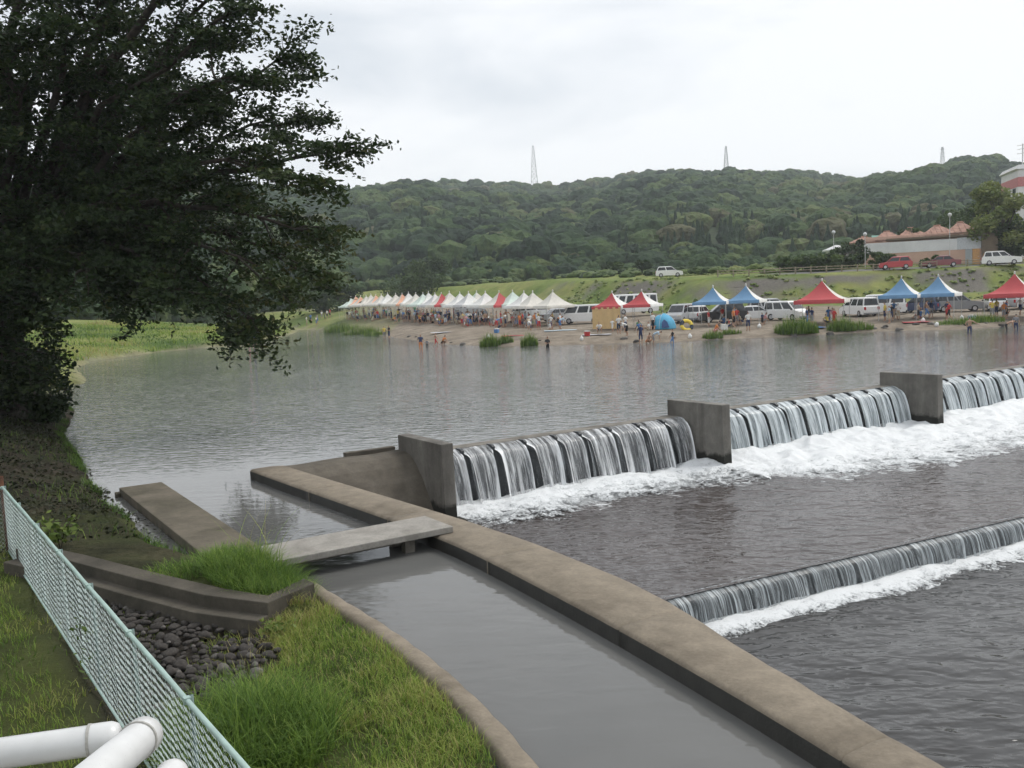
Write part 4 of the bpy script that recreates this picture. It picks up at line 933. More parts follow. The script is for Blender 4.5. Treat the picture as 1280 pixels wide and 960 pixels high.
def tent(p, size, rz, front, side, label, group, eave=2.15, rise=1.35):
    root = empty('peaked_tent', p, rz); tag(root, label, 'tent', group); h = size / 2
    for k in range(4):
        o = link('roof_panel', tent_mesh(front if k % 2 == 0 else side), root, (0, 0, eave), k * math.pi / 2); o.scale = (h, h, rise)
    for sx in (-1, 1):
        for sy in (-1, 1): o = link('pole', POLE, root, (sx * h * .97, sy * h * .97, -0.05)); o.scale = (1, 1, eave + 0.1)
    o = link('finial', FINIAL, root, (0, 0, eave + rise - 0.05))
    o = link('canopy_frame', FRAME, root, (0, 0, eave - 0.03)); o.scale = (h * .97, h * .97, 1)
    return root
ROWP = [440, 446, 452, 459, 465, 471, 478, 486, 496, 504, 512, 521, 530, 537, 545, 553, 563, 576, 587, 597, 608, 625, 642, 656, 667, 692]
ROWC = ['mint', 'orange', 'orange', 'cream', 'cream', 'orange', 'cream', 'white', 'cream', 'orange', 'white', 'cream', 'mint', 'white', 'grey', 'red', 'cream', 'white', 'grey', 'mint', 'white', 'red', 'mint', 'white', 'cream', 'cream']
TENTS = []
CN = {'mint': 'pale green', 'cream': 'cream', 'white': 'white', 'grey': 'grey', 'orange': 'faded orange', 'red': 'red', 'blue': 'blue'}
ORD = ['first', 'second', 'third', 'fourth', 'fifth', 'sixth', 'seventh', 'eighth', 'ninth', 'tenth', 'eleventh', 'twelfth', 'thirteenth', 'fourteenth', 'fifteenth', 'sixteenth', 'seventeenth', 'eighteenth', 'nineteenth', 'twentieth',
       'twenty-first', 'twenty-second', 'twenty-third', 'twenty-fourth', 'twenty-fifth', 'twenty-sixth']
r = random.Random(9)
for i, (px, cl) in enumerate(zip(ROWP, ROWC)):
    Y = float(np.interp(px, [440, 460, 500, 540, 580, 625, 665, 692], [165, 157, 141, 128, 118, 110, 103, 98])) + (2.4 if i % 3 == 1 else 0)
    p_ = far_at(px, Y); k = len(ROWP) - 1 - i
    t = tent(p_, 3.7, R(28) + r.uniform(-.05, .05), 'cream' if cl in ('mint',) and i % 2 else ('white' if cl == 'grey' else cl), 'cream' if cl in ('red', 'orange') else cl, f'{CN[cl]} peaked tent, {ORD[k]} along the long row from the red tents', 'long row of pale tents', rise=1.5)
    TENTS.append((p_, 3.7, f'{ORD[k]} row tent'))
BIG = [(766, 88, 3.0, 'red', 'white', 24, 'red peaked tent with tan side curtain', 1.25), (803, 87, 3.0, 'red', 'white', 24, 'red peaked tent beside the blue dome tent', 1.25), (892, 86, 3.15, 'blue', 'white', 14, 'blue peaked tent, left of the pair beside the yellow ring', 1.35), (933, 85.6, 3.15, 'blue', 'white', 14, 'blue peaked tent, right of the pair beside the yellow ring', 1.35),
       (1028, 83.5, 4.3, 'red', 'cream', 8, 'red peaked tent standing alone between two blue pairs', 1.7), (1127, 84.5, 3.35, 'blue', 'white', 12, 'blue peaked tent in front of parked red hatchback', 1.55), (1173, 84, 3.35, 'blue', 'white', 12, 'blue peaked tent in front of the maroon saloon', 1.55), (1268, 82, 4.3, 'red', 'cream', 8, 'red peaked tent cut by the right picture edge', 1.75)]
for px, Y, s_, f_, sd_, tn, lb, rs in BIG:
    p_ = far_at(px, Y); t = tent(p_, s_, face_cam(p_, -tn), f_, sd_, lb, 'large red and blue tents', eave=2.2, rise=rs); TENTS.append((p_, s_, lb))
    if 'curtain' in lb:
        b = MB(); pts = [(-1.45 + 2.9 * i / 16, -1.5 + 0.025 * math.sin(i * 1.9)) for i in range(17)]
        V = [(x, y, z) for z in (2.1, 0.08) for x, y in pts] + [(x, y + .012, z) for z in (2.1, 0.08) for x, y in pts]; n = 17
        F = [(i, i + 1, n + i + 1, n + i) for i in range(16)] + [(2 * n + i + 1, 2 * n + i, 3 * n + i, 3 * n + i + 1) for i in range(16)] + [(i + 1, i, 2 * n + i, 2 * n + i + 1) for i in range(16)]
        b.add(V, F); b.build('side_curtain', M_CL['tan'], t)

# ------------------------------------------------------------------ people
m_skin = simple('skin', (0.42, 0.26, 0.18), 0.6, var=0.05); m_hair = simple('hair', (0.018, 0.015, 0.013), 0.6, var=0.1)
CLO = {'white': (0.75, 0.75, 0.73), 'black': (0.02, 0.02, 0.022), 'navy': (0.03, 0.045, 0.11), 'red': (0.50, 0.05, 0.05), 'pink': (0.62, 0.30, 0.32), 'grey': (0.25, 0.25, 0.26), 'yellow': (0.62, 0.48, 0.10), 'blue': (0.10, 0.22, 0.46), 'beige': (0.45, 0.38, 0.28), 'green': (0.10, 0.28, 0.16), 'pale blue': (0.40, 0.52, 0.62), 'orange': (0.62, 0.22, 0.07), 'bare': None}
M_CLO = {k: (simple('cloth_' + k.replace(' ', '_'), v, 0.85, var=0.08, scale=9) if v else m_skin) for k, v in CLO.items()}
def person_mesh(name, J):
    """J: joint name -> (x, y, z); grown with Skin + Subdivision into one continuous body"""
    order = ['pelvis', 'waist', 'chest', 'neckb', 'neck', 'chin', 'head', 'crown', 'shL', 'elL', 'wrL', 'haL', 'fiL', 'shR', 'elR', 'wrR', 'haR', 'fiR', 'hipL', 'knL', 'anL', 'toL', 'hipR', 'knR', 'anR', 'toR', 'nose', 'thL', 'thR']
    rad = dict(pelvis=(.155, .115), waist=(.135, .10), chest=(.165, .115), neckb=(.085, .075), neck=(.055, .055), chin=(.07, .08), head=(.085, .10), crown=(.055, .065), nose=(.018, .02),
               sh=(.062, .062), el=(.043, .043), wr=(.029, .029), ha=(.038, .022), fi=(.022, .014), th=(.013, .013), hip=(.092, .092), kn=(.06, .06), an=(.038, .042), to=(.04, .03))
    edges = [('pelvis', 'waist'), ('waist', 'chest'), ('chest', 'neckb'), ('neckb', 'neck'), ('neck', 'chin'), ('chin', 'head'), ('head', 'crown'), ('head', 'nose')]
    for s in 'LR': edges += [('chest', 'sh' + s), ('sh' + s, 'el' + s), ('el' + s, 'wr' + s), ('wr' + s, 'ha' + s), ('ha' + s, 'fi' + s), ('ha' + s, 'th' + s), ('pelvis', 'hip' + s), ('hip' + s, 'kn' + s), ('kn' + s, 'an' + s), ('an' + s, 'to' + s)]
    me = bpy.data.meshes.new(name + '_skel'); me.from_pydata([J[k] for k in order], [(order.index(a), order.index(b)) for a, b in edges], [])
    ob = bpy.data.objects.new(name, me); col.objects.link(ob)
    md = ob.modifiers.new('Skin', 'SKIN'); md.branch_smoothing = 0.3
    for i, k in enumerate(order):
        rr = rad.get(k) or rad[k[:-1]]; me.skin_vertices[0].data[i].radius = rr; me.skin_vertices[0].data[i].use_root = (k == 'pelvis')
    sb = ob.modifiers.new('Sub', 'SUBSURF'); sb.levels = 1
    dg = bpy.context.evaluated_depsgraph_get(); ev = ob.evaluated_get(dg); out_ = bpy.data.meshes.new_from_object(ev)
    bpy.data.objects.remove(ob); bpy.data.meshes.remove(me)
    out_.name = name
    out_.materials.clear()
    for m in (m_skin, M_CLO['white'], M_CLO['navy'], m_hair): out_.materials.append(m)
    seg = [(a, b) for a, b in edges]
    A = np.array([J[a] for a, b in seg]); B = np.array([J[b] for a, b in seg]); Cc = np.array([p.center[:] for p in out_.polygons])
    AB = B - A; t = np.clip(((Cc[:, None] - A) * AB).sum(-1) / (AB * AB).sum(-1), 0, 1); d = np.linalg.norm(Cc[:, None] - A - AB * t[..., None], axis=-1)
    near = d.argmin(1); mi = np.zeros(len(Cc), np.int32)
    for i, k in enumerate(near):
        a, b = seg[k]; tt = t[i, k]
        if a in ('waist', 'chest') and b in ('chest', 'neckb', 'shL', 'shR'): mi[i] = 1
        if a == 'pelvis' and b == 'waist': mi[i] = 1 if tt > .4 else 2
        if a[:2] == 'sh': mi[i] = 1 if tt < .75 else 0
        if a[:3] == 'hip' or b[:3] == 'hip': mi[i] = 2
        if a[:2] == 'kn' and tt < .12: mi[i] = 2
        if a == 'neckb': mi[i] = 1 if tt < .2 else 0
        if a == 'chin' or a == 'head':
            hd = np.array(J['head']); ns = np.array(J['nose']) - hd; ns = ns / (np.linalg.norm(ns) + 1e-9); rel = Cc[i] - hd
            mi[i] = 3 if (rel @ ns < .02 or rel[2] > .075) and b != 'nose' and rel[2] > -.07 else 0
    out_.polygons.foreach_set('material_index', mi); out_.polygons.foreach_set('use_smooth', [True] * len(out_.polygons)); out_.update()
    return out_
def pose(kind):
    """front of the body is -Y"""
    J = dict(pelvis=(0, 0, .92), waist=(0, -.01, 1.08), chest=(0, 0, 1.28), neckb=(0, .01, 1.43), neck=(0, 0, 1.49), chin=(0, -.015, 1.55), head=(0, -.02, 1.63), crown=(0, -.005, 1.70), nose=(0, -.135, 1.60))
    for s, k in (('L', 1), ('R', -1)):
        J.update({'sh' + s: (.19 * k, .01, 1.38), 'el' + s: (.25 * k, .03, 1.10), 'wr' + s: (.26 * k, -.04, .87), 'ha' + s: (.26 * k, -.06, .79), 'fi' + s: (.255 * k, -.075, .70), 'th' + s: (.23 * k, -.11, .76),
                  'hip' + s: (.095 * k, 0, .86), 'kn' + s: (.11 * k, -.02, .48), 'an' + s: (.115 * k, .03, .09), 'to' + s: (.125 * k, -.13, .03)})
    def arm(s, el, wr, ha, fi, th): J.update({'el' + s: el, 'wr' + s: wr, 'ha' + s: ha, 'fi' + s: fi, 'th' + s: th})
    def leg(s, hip, kn, an, to): J.update({'hip' + s: hip, 'kn' + s: kn, 'an' + s: an, 'to' + s: to})
    if kind == 'hold':
        for s, k in (('L', 1), ('R', -1)): arm(s, (.25 * k, .02, 1.12), (.17 * k, -.22, 1.10), (.13 * k, -.29, 1.12), (.08 * k, -.36, 1.14), (.10 * k, -.28, 1.17))
    if kind == 'walk':
        leg('L', (.095, -.02, .86), (.10, -.22, .50), (.10, -.22, .10), (.10, -.38, .06)); leg('R', (-.095, .02, .86), (-.10, .08, .47), (-.10, .33, .15), (-.10, .22, .03))
        arm('L', (.24, .15, 1.13), (.25, .20, .90), (.25, .18, .82), (.25, .15, .74), (.22, .12, .80)); arm('R', (-.24, -.12, 1.13), (-.24, -.26, .94), (-.24, -.31, .88), (-.24, -.35, .80), (-.21, -.33, .86))
    if kind == 'sit':
        for k in list(J):
            if k[:2] not in ('hi', 'kn', 'an', 'to'): x, y, z = J[k]; J[k] = (x, y + .02, z - .78)
        for s, k in (('L', 1), ('R', -1)):
            leg(s, (.1 * k, -.05, .12), (.16 * k, -.40, .38), (.14 * k, -.62, .08), (.15 * k, -.75, .04)); arm(s, (.25 * k, -.05, .35), (.18 * k, -.26, .36), (.15 * k, -.33, .36), (.13 * k, -.41, .34), (.12 * k, -.31, .40))
    if kind == 'bend':
        up = {'waist': (0, -.12, 1.02), 'chest': (0, -.34, 1.08), 'neckb': (0, -.47, 1.12), 'neck': (0, -.53, 1.13), 'chin': (0, -.59, 1.12), 'head': (0, -.66, 1.12), 'crown': (0, -.73, 1.13), 'nose': (0, -.68, 1.01)}
        J.update(up)
        for s, k in (('L', 1), ('R', -1)):
            J['sh' + s] = (.19 * k, -.42, 1.08); arm(s, (.22 * k, -.46, .80), (.17 * k, -.52, .58), (.15 * k, -.54, .50), (.14 * k, -.57, .42), (.11 * k, -.55, .47)); leg(s, (.095 * k, .03, .84), (.12 * k, -.05, .47), (.12 * k, .05, .09), (.13 * k, -.1, .03))
    if kind == 'squat':
        for k in list(J):
            if k[:2] not in ('hi', 'kn', 'an', 'to'): x, y, z = J[k]; J[k] = (x, y - .12 - max(0, (z - 1.0)) * .35, z - .62)
        for s, k in (('L', 1), ('R', -1)):
            leg(s, (.11 * k, .06, .30), (.2 * k, -.32, .46), (.17 * k, -.06, .09), (.19 * k, -.22, .03)); arm(s, (.26 * k, -.36, .52), (.16 * k, -.52, .40), (.13 * k, -.58, .34), (.11 * k, -.63, .28), (.09 * k, -.57, .33))
    if kind == 'point':
        arm('R', (-.40, -.10, 1.22), (-.58, -.22, 1.12), (-.64, -.26, 1.09), (-.71, -.30, 1.07), (-.62, -.30, 1.13)); arm('L', (.27, .08, 1.14), (.20, .02, .95), (.15, -.02, .95), (.09, -.04, .95), (.15, -.05, 1.0))
    return J
PM = {k: person_mesh('person', pose(k)) for k in ('stand', 'hold', 'walk', 'sit', 'bend', 'squat', 'point')}
VERB = {'stand': 'standing', 'hold': 'gesturing', 'walk': 'walking', 'sit': 'sitting', 'bend': 'stooping', 'squat': 'crouching', 'point': 'pointing'}
PEOPLE = []
def person(x, y, z, rz, kind, top, bot, where, size=1.0, group='people on the far bank', hat=False):
    o = bpy.data.objects.new('person', PM[kind]); col.objects.link(o); o.location = (x, y, z); o.rotation_euler = (0, 0, rz); o.scale = (size,) * 3
    for i, m in ((1, M_CLO[top]), (2, M_CLO[bot])):
        o.material_slots[i].link = 'OBJECT'; o.material_slots[i].material = m
    who = 'child' if size < .8 else 'person'
    cl = (f'bare-chested {who} in {bot} shorts' if top == 'bare' else f'{who} in {top} top and {bot} shorts')
    if top == bot: cl = f'{who} dressed all in {top}'
    lb_ = f'{VERB[kind]} {cl} {where}'
    if len(lb_.replace('-', ' ').split()) > 16: lb_ = lb_.replace('twenty-', 'twenty').replace(' shorts', '').replace('bare-chested', 'shirtless')
    tag(o, lb_, 'person', group); PEOPLE.append(o); return o
r = random.Random(77)
TOPS = ['white', 'white', 'white', 'black', 'black', 'navy', 'red', 'pink', 'grey', 'yellow', 'pale blue', 'beige', 'green', 'blue', 'orange', 'bare']; BOTS = ['navy', 'black', 'black', 'grey', 'beige', 'blue', 'navy', 'white', 'red']
used = set()
def crowd(px, Y, kind=None, where='', sz=None):
    p_ = far_at(px, Y)
    for _ in range(40):
        k = kind or r.choice(['stand', 'stand', 'hold', 'walk', 'sit', 'squat', 'bend', 'stand', 'point']); t_, b_ = r.choice(TOPS), r.choice(BOTS)
        if (k, t_, b_, where) not in used and not (t_ == 'bare' and k == 'sit'): break
    used.add((k, t_, b_, where))
    s_ = sz or (r.uniform(.9, 1.03) if r.random() < .8 else r.uniform(.62, .75))
    person(p_.x, p_.y, p_.z - .01, r.uniform(0, 6.3), k, t_, b_, where, s_)
for i, (p_, s_, nm) in enumerate(TENTS[:26]):         # crowd in and before the long row
    px = ROWP[i]; n = 6 if i < 9 else (9 if i < 17 else 11)
    for j in range(n):
        crowd(px + r.uniform(-7, 9), p_.y + r.uniform(-9.0 if i > 9 else -7, -0.8), None, 'by the ' + nm)
for px, Y, n, nm in [(803, 85.5, 7, 'under red tent near dome'), (765, 83.5, 4, 'before the tan curtain'), (893, 84.5, 5, 'under left blue tent'), (935, 84, 6, 'under second blue tent'), (1026, 82.5, 9, 'under the lone red tent'), (1128, 83, 7, 'under third blue tent'), (1172, 83, 5, 'under fourth blue tent'), (1262, 82, 6, 'under edge red tent')]:
    for j in range(n): crowd(px + r.uniform(-22, 22), Y + r.uniform(-2.2, 2.0), r.choice(['stand', 'hold', 'stand', 'walk', 'squat', 'sit']), nm)
for j in range(9): crowd(382 + j * 4 + r.uniform(-2, 2), 172 + r.uniform(-4, 4), 'stand', 'in the far upstream group')
# waders and people at the water's edge
def wader(px, Y, z, kind, t_, b_, where, turn=0, sz=1.0):
    p_ = far_at(px, Y); person(p_.x, Y, z, face_cam(p_, turn), kind, t_, b_, where, sz, 'people wading at the far bank')
wader(479, 112, -.25, 'stand', 'yellow', 'grey', 'at the water edge, yellow of a pair', 30); wader(485, 112, -.2, 'hold', 'black', 'navy', 'at the water edge, dark one of a pair', -60)
wader(524, 85, -.45, 'stand', 'navy', 'orange', 'wading alone in front of gravel beach', 10); wader(532, 86, -.35, 'stand', 'grey', 'black', 'wading beside the tall wader', 150, .62)
wader(543, 87.5, -.15, 'walk', 'bare', 'red', 'stepping out of the water', 100, .8); wader(551, 88.0, -.1, 'squat', 'orange', 'black', 'at the waterline beside a bather', 60)
wader(683, 76, -.75, 'hold', 'black', 'black', 'waist deep in the river', 40); wader(800, 76.2, -.1, 'stand', 'navy', 'navy', 'at the water edge before the red tents', 20); wader(808, 75.6, -.15, 'squat', 'bare', 'orange', 'splashing at the water edge', 40); wader(816, 75.4, -.2, 'bend', 'pale blue', 'grey', 'leaning towards the splashing bather', 90); wader(840, 75.2, -.35, 'walk', 'black', 'blue', 'wading before the dome tent', -80, .85)
wader(1212, 72.5, -.55, 'point', 'bare', 'navy', 'wading near the right picture edge', 170); wader(1258, 72.5, -.45, 'bend', 'bare', 'black', 'wading before the edge tent', 90); wader(1270, 73.5, -.5, 'stand', 'grey', 'navy', 'wading at the right picture edge', 160)
wader(309, 108, .0, 'stand', 'red', 'grey', 'on the far meadow shore', 60); wader(316, 107, -.1, 'walk', 'navy', 'navy', 'on the far meadow shore', -60)
wader(892, 78.5, .35, 'squat', 'orange', 'pink', 'on the bank before the left blue tent', 100); wader(935, 79.5, .45, 'stand', 'white', 'navy', 'on bank before second blue tent', 200); wader(783, 79.5, .5, 'bend', 'white', 'black', 'on the gravel before red tents', -70)

# ------------------------------------------------------------------ beach things
m_black = simple('black_rubber', (0.015, 0.015, 0.016), 0.7, var=0.1)
def put(name, b, mats, px, Y, rz, label, cat, group=None, bevel=0.0, smooth=False, lift=0.0):
    p_ = far_at(px, Y); o = b.build(name, mats, None, smooth, bevel, (p_.x, p_.y, p_.z + lift), rz); return tag(o, label, cat, group)
# blue dome tent
V, F = ico(3); Vd = V[:, :]; keep = (V[F].mean(1)[:, 2] > -0.05); F = F[keep]; th_ = np.arctan2(Vd[:, 1], Vd[:, 0]); W_ = Vd * np.array([1.15, 1.05, 1.35]) * (1 + 0.05 * np.cos(th_ * 4))[:, None]
p_ = far_at(829, 84.5); root = empty('dome_tent', p_, .3); tag(root, 'small blue dome tent next to the red tents', 'tent')
link('canopy', np_mesh('canopy', W_, F, cloth('bright_blue_nylon', (0.10, 0.38, 0.58)), True), root)
mb = MB(); mb.prism([(-.38, 0), (.38, 0), (.25, .55), (0, .8), (-.25, .55)], -1.13, -1.05, (Vector((-.35, -.02, .02)), Vector((1, 0, 0)), Vector((0, .35, 1)).normalized(), Vector((0, 1, -.1)))); mb.build('door_flap', cloth('navy_nylon', (0.04, 0.08, 0.2)), root)
for a_ in (0, math.pi / 2):
    mb = MB(); mb.tube([(1.22 * math.cos(t) * math.cos(a_ + .78), 1.22 * math.cos(t) * math.sin(a_ + .78), 1.37 * math.sin(t)) for t in np.linspace(0, math.pi, 15)], .018, 5); mb.build('tent_rod', m_alu, root)
# inflatable ring
V = []; F = []
for i in range(24):
    for j in range(10): a_, c_ = i / 24 * 6.283, j / 10 * 6.283; V.append(((.48 + .17 * math.cos(c_)) * math.cos(a_), (.48 + .17 * math.cos(c_)) * math.sin(a_), .16 * math.sin(c_)))
for i in range(24):
    for j in range(10): F.append((i * 10 + j, ((i + 1) % 24) * 10 + j, ((i + 1) % 24) * 10 + (j + 1) % 10, i * 10 + (j + 1) % 10))
p_ = far_at(858, 83); o = link('swim_ring', np_mesh('swim_ring', V, np.array(F), [cloth('yellow_vinyl', (0.72, 0.55, 0.08)), cloth('dark_vinyl', (.03, .04, .06))], True, midx=[1 if (i // 40) % 3 == 2 else 0 for i in range(240)]), None, (p_.x, p_.y, p_.z + .35), 0.4); o.rotation_euler = (1.1, 0, .2); tag(o, 'yellow inflatable swim ring leaning beside the blue tents', 'swim ring')
def mat_sheet(px, Y, sx, sy, colr, label):
    n, m = 8, 6; X_, Y_ = np.meshgrid(np.linspace(-sx / 2, sx / 2, n), np.linspace(-sy / 2, sy / 2, m), indexing='ij'); Z_ = 0.05 + 0.03 * fbm(X_ + px, Y_, 2, 1.5)
    Vt = np.stack([X_, Y_, Z_], -1).reshape(-1, 3); Vb = Vt - np.array([0, 0, .012]); f = grid_faces(n, m); me = np_mesh('picnic_sheet', np.vstack([Vt, Vb]), np.vstack([f, f[:, ::-1] + len(Vt)]), cloth('sheet_' + colr, {'blue': (0.08, 0.22, 0.5), 'silver': (.5, .5, .52), 'red': (.45, .06, .07), 'pale': (.45, .55, .6)}[colr]), True)
    p_ = far_at(px, Y); o = link('picnic_sheet', me, None, p_, r.uniform(-.3, .3)); tag(o, label, 'picnic sheet', 'picnic sheets on the gravel')
mat_sheet(1008, 80.2, 3.0, 1.7, 'blue', 'blue picnic sheet before the lone red tent'); mat_sheet(700, 90, 3.2, 1.8, 'pale', 'pale blue picnic sheet at the near end of the row'); mat_sheet(556, 104, 3.4, 1.8, 'silver', 'silver picnic sheet on the gravel before the row'); mat_sheet(640, 88, 2.2, 1.4, 'red', 'red picnic sheet on the gravel'); mat_sheet(745, 82.5, 2.6, 1.3, 'silver', 'silver picnic sheet before the tan curtain'); mat_sheet(1145, 80.6, 2.2, 1.5, 'red', 'red picnic sheet before the right blue tents')
def cooler(px, Y, c1, label):
    p_ = far_at(px, Y); root = empty('cooler_box', p_, r.uniform(0, 3)); tag(root, label, 'cooler', 'cooler boxes on the bank')
    mb = MB(); mb.box((0, 0, .19), (.6, .38, .38), taper=1.05); mb.build('box', cloth('cooler_' + c1, CLO[c1]), root, bevel=.02); mb = MB(); mb.box((0, 0, .415), (.64, .42, .07)); l = mb.build('lid', M_CL['white'], root, bevel=.015)
    mb = MB(); mb.tube([(-.34, 0, .3), (-.34, 0, .52), (.34, 0, .52), (.34, 0, .3)], .012, 5); mb.build('handle', m_alu, root)
cooler(733, 82, 'red', 'red cooler box near the tan curtain'); cooler(1000, 80.5, 'blue', 'blue cooler box on the sheet before the lone red tent'); cooler(1215, 80.5, 'pale blue', 'pale blue cooler box near the right tents'); cooler(905, 81, 'white', 'white cooler box before left blue tent'); cooler(620, 95, 'blue', 'blue cooler box before the row')
def bag(px, Y, label, c='white'):
    V, F = ico(2); q = np.random.default_rng(int(px)); V = V * (1 + q.normal(0, .07, (len(V), 1))) * np.array([.17, .16, .2]); V[:, 2] = np.where(V[:, 2] > .1, V[:, 2] * 1.3, V[:, 2]) + .15
    top = V[:, 2] > .30; V[top, :2] *= .45
    p_ = far_at(px, Y); o = link('plastic_bag', np_mesh('plastic_bag', V, F, M_CLO[c], True), None, p_); tag(o, label, 'bag', 'plastic bags on the bank')
for px, Y, l in [(949, 81, 'white plastic bag right of the blue pair'), (1154, 80.5, 'white plastic bag before the right blue tents'), (1202, 81, 'white plastic bag beyond the right blue tents'), (726, 79.5, 'white plastic bag at the waterline before the curtain'), (862, 77.2, 'white plastic bag at the waterline below the ring'), (1059, 80.5, 'white plastic bag right of the lone red tent'), (610, 88, 'white plastic bag on open gravel'), (1171, 77.5, 'white plastic bag at the waterline before blue tents')]: bag(px, Y, l)
# tussocks on the beach
def tuft(px, Y, rad, h, n, label, tint=.35, lift=0.):
    p_ = far_at(px, Y); a = rng.uniform(0, 6.283, n); q = np.sqrt(rng.random(n)) * rad; P = np.stack([q * np.cos(a), q * np.sin(a) * .6, np.zeros(n)], -1)
    V, Q, T, tt = blades(P, rng.uniform(.6, 1.25, n) * h * 1.35 * (1.1 - .6 * q / rad), rng.uniform(.03, .06, n), rng.uniform(.1, .55, n), np.clip(tint + rng.normal(0, .15, n), 0, 1))
    o = link('reed_clump', np_mesh('reed_clump', V, [Q, T], m_grass, attrs={'tint': np.clip(tt, 0, 1)}), None, (p_.x, p_.y, p_.z - .05 + lift)); tag(o, label, 'reeds', 'reed clumps along the far waterline')
for a in [(611, 81.5, .95, 1.25, 500, 'dark reed clump on the waterline, leftmost'), (631, 82, .7, .8, 300, 'small reed clump right of the leftmost one'), (660, 79.5, .8, 1.1, 400, 'reed clump before the near end of the row'), (990, 77.5, 1.5, 1.35, 800, 'wide reed clump before the lone red tent'), (1006, 77.8, 1.2, 1.2, 600, 'reed clump touching the wide one, right side'), (1052, 78.8, 1.3, 1.15, 650, 'reed clump right of the lone red tent'), (1075, 79.2, 1.2, .8, 400, 'low reed clump farther right of lone red tent'), (890, 77.2, .9, .7, 300, 'low reed clump before left blue tent'), (912, 78.5, 1.0, .5, 300, 'low grass patch before right blue tent'), (1195, 78.2, 1.8, .55, 500, 'low grass strip before the right blue tents'), (1228, 79.5, 2.0, .7, 500, 'low grass strip at the right picture edge'), (450, 128, 2.6, 1.5, 700, 'broad reed bed upstream on the gravel shore'), (425, 142, 2.8, 1.6, 700, 'broad reed bed farthest upstream'), (468, 121, 1.6, 1.1, 400, 'reed bed beside the pair at the water')]: tuft(*a)
# stones along the waterline
stone_objs = [np_mesh('shore_stone', *(lambda V, F: (V, F))(*(lambda q: (ico(2)[0] * (1 + q.normal(0, .09, (42, 1))) * np.array([1, .8, .55]), ico(2)[1]))(np.random.default_rng(200 + i))), m_stone2 if i % 2 else m_stone, True) for i in range(6)]
def ordinal(k):
    ones = ['', 'first', 'second', 'third', 'fourth', 'fifth', 'sixth', 'seventh', 'eighth', 'ninth', 'tenth', 'eleventh', 'twelfth', 'thirteenth', 'fourteenth', 'fifteenth', 'sixteenth', 'seventeenth', 'eighteenth', 'nineteenth']
    if k < 20: return ones[k]
    t = {2: 'twent', 3: 'thirt', 4: 'fort'}[k // 10]; return t + 'ieth' if k % 10 == 0 else t + 'y-' + ones[k % 10]
SPX = sorted(r.choice([r.uniform(405, 560), r.uniform(560, 1280), r.uniform(900, 1280)]) for _ in range(48))
for i, px in enumerate(SPX):
    Yw = float(np.interp(px, [405, 480, 560, 620, 690, 830, 980, 1100, 1200, 1280], [158, 118, 88.5, 82, 79, 76.4, 77, 79, 76.5, 79])) + r.uniform(-.5, 1.5)
    p_ = far_at(px, Yw); o = link('shore_stone', stone_objs[i % 6], None, (p_.x, p_.y, max(p_.z, -.1))); s_ = r.uniform(.12, .38); o.scale = (s_, s_, s_); o.rotation_euler = (0, 0, r.uniform(0, 6)); tag(o, f'rounded grey stone, {ordinal(i + 1)} from the left along the far waterline', 'stone', 'stones along the far waterline')
# ------------------------------------------------------------------ vehicles
def paint(n, c): return simple('paint_' + n, c, 0.35, var=0.03, spec=0.5, coat=0.6)
M_P = {'white': paint('white', (0.76, 0.76, 0.75)), 'silver': paint('silver', (0.42, 0.43, 0.44)), 'red': paint('red', (0.42, 0.025, 0.03)), 'maroon': paint('maroon', (0.20, 0.03, 0.035)), 'black': paint('black', (0.02, 0.02, 0.022)), 'grey': paint('grey', (0.22, 0.225, 0.23)), 'navy': paint('navy', (0.03, 0.05, 0.12))}
m_glass, nt, p = newmat('car_glass'); nt.links.new(ramp(nt, noise(nt, 2), [(0.3, (0.012, 0.015, 0.018)), (0.7, (0.03, 0.035, 0.04))]), p.inputs['Base Color']); p.inputs['Roughness'].default_value = 0.08; p.inputs['Specular IOR Level'].default_value = 0.6
m_rim = simple('wheel_rim', (0.45, 0.45, 0.46), 0.35, 0.7, var=0.05); m_lamp = simple('lamp_lens', (0.7, 0.68, 0.62), 0.15, var=0.05); m_tail = simple('tail_lens', (0.40, 0.015, 0.015), 0.2, var=0.05); m_plate = simple('number_plate', (0.75, 0.75, 0.72), 0.5, var=0.04)
_mb = MB(); _mb.tube([(-.10, 0, 0), (-.08, 0, 0), (.08, 0, 0), (.10, 0, 0)], [.26, .315, .315, .26], 18); TYRE = _mb.mesh('tyre', m_black, True)
_mb = MB(); _mb.tube([(-.105, 0, 0), (.105, 0, 0)], .19, 12); RIM = _mb.mesh('rim', m_rim)
KIND = {  # length, width, height, belt z, belt x0,x1, roof x0,x1, bonnet z, boot z
    'hatch': (4.0, 1.68, 1.55, .95, -1.92, 1.15, -1.55, .35, .88, .92), 'saloon': (4.6, 1.72, 1.42, .92, -1.55, 1.15, -.95, .35, .86, .90), 'minivan': (4.6, 1.72, 1.82, 1.02, -2.22, 1.65, -2.05, .75, .92, 1.0),
    'van': (4.5, 1.7, 1.97, 1.08, -2.18, 2.05, -2.12, 1.45, .98, 1.05), 'suv': (4.6, 1.8, 1.72, 1.05, -2.15, 1.15, -1.85, .30, .98, 1.02), 'bus': (5.6, 1.95, 2.25, 1.2, -2.74, 2.6, -2.68, 2.1, 1.05, 1.15)}
_car = {}
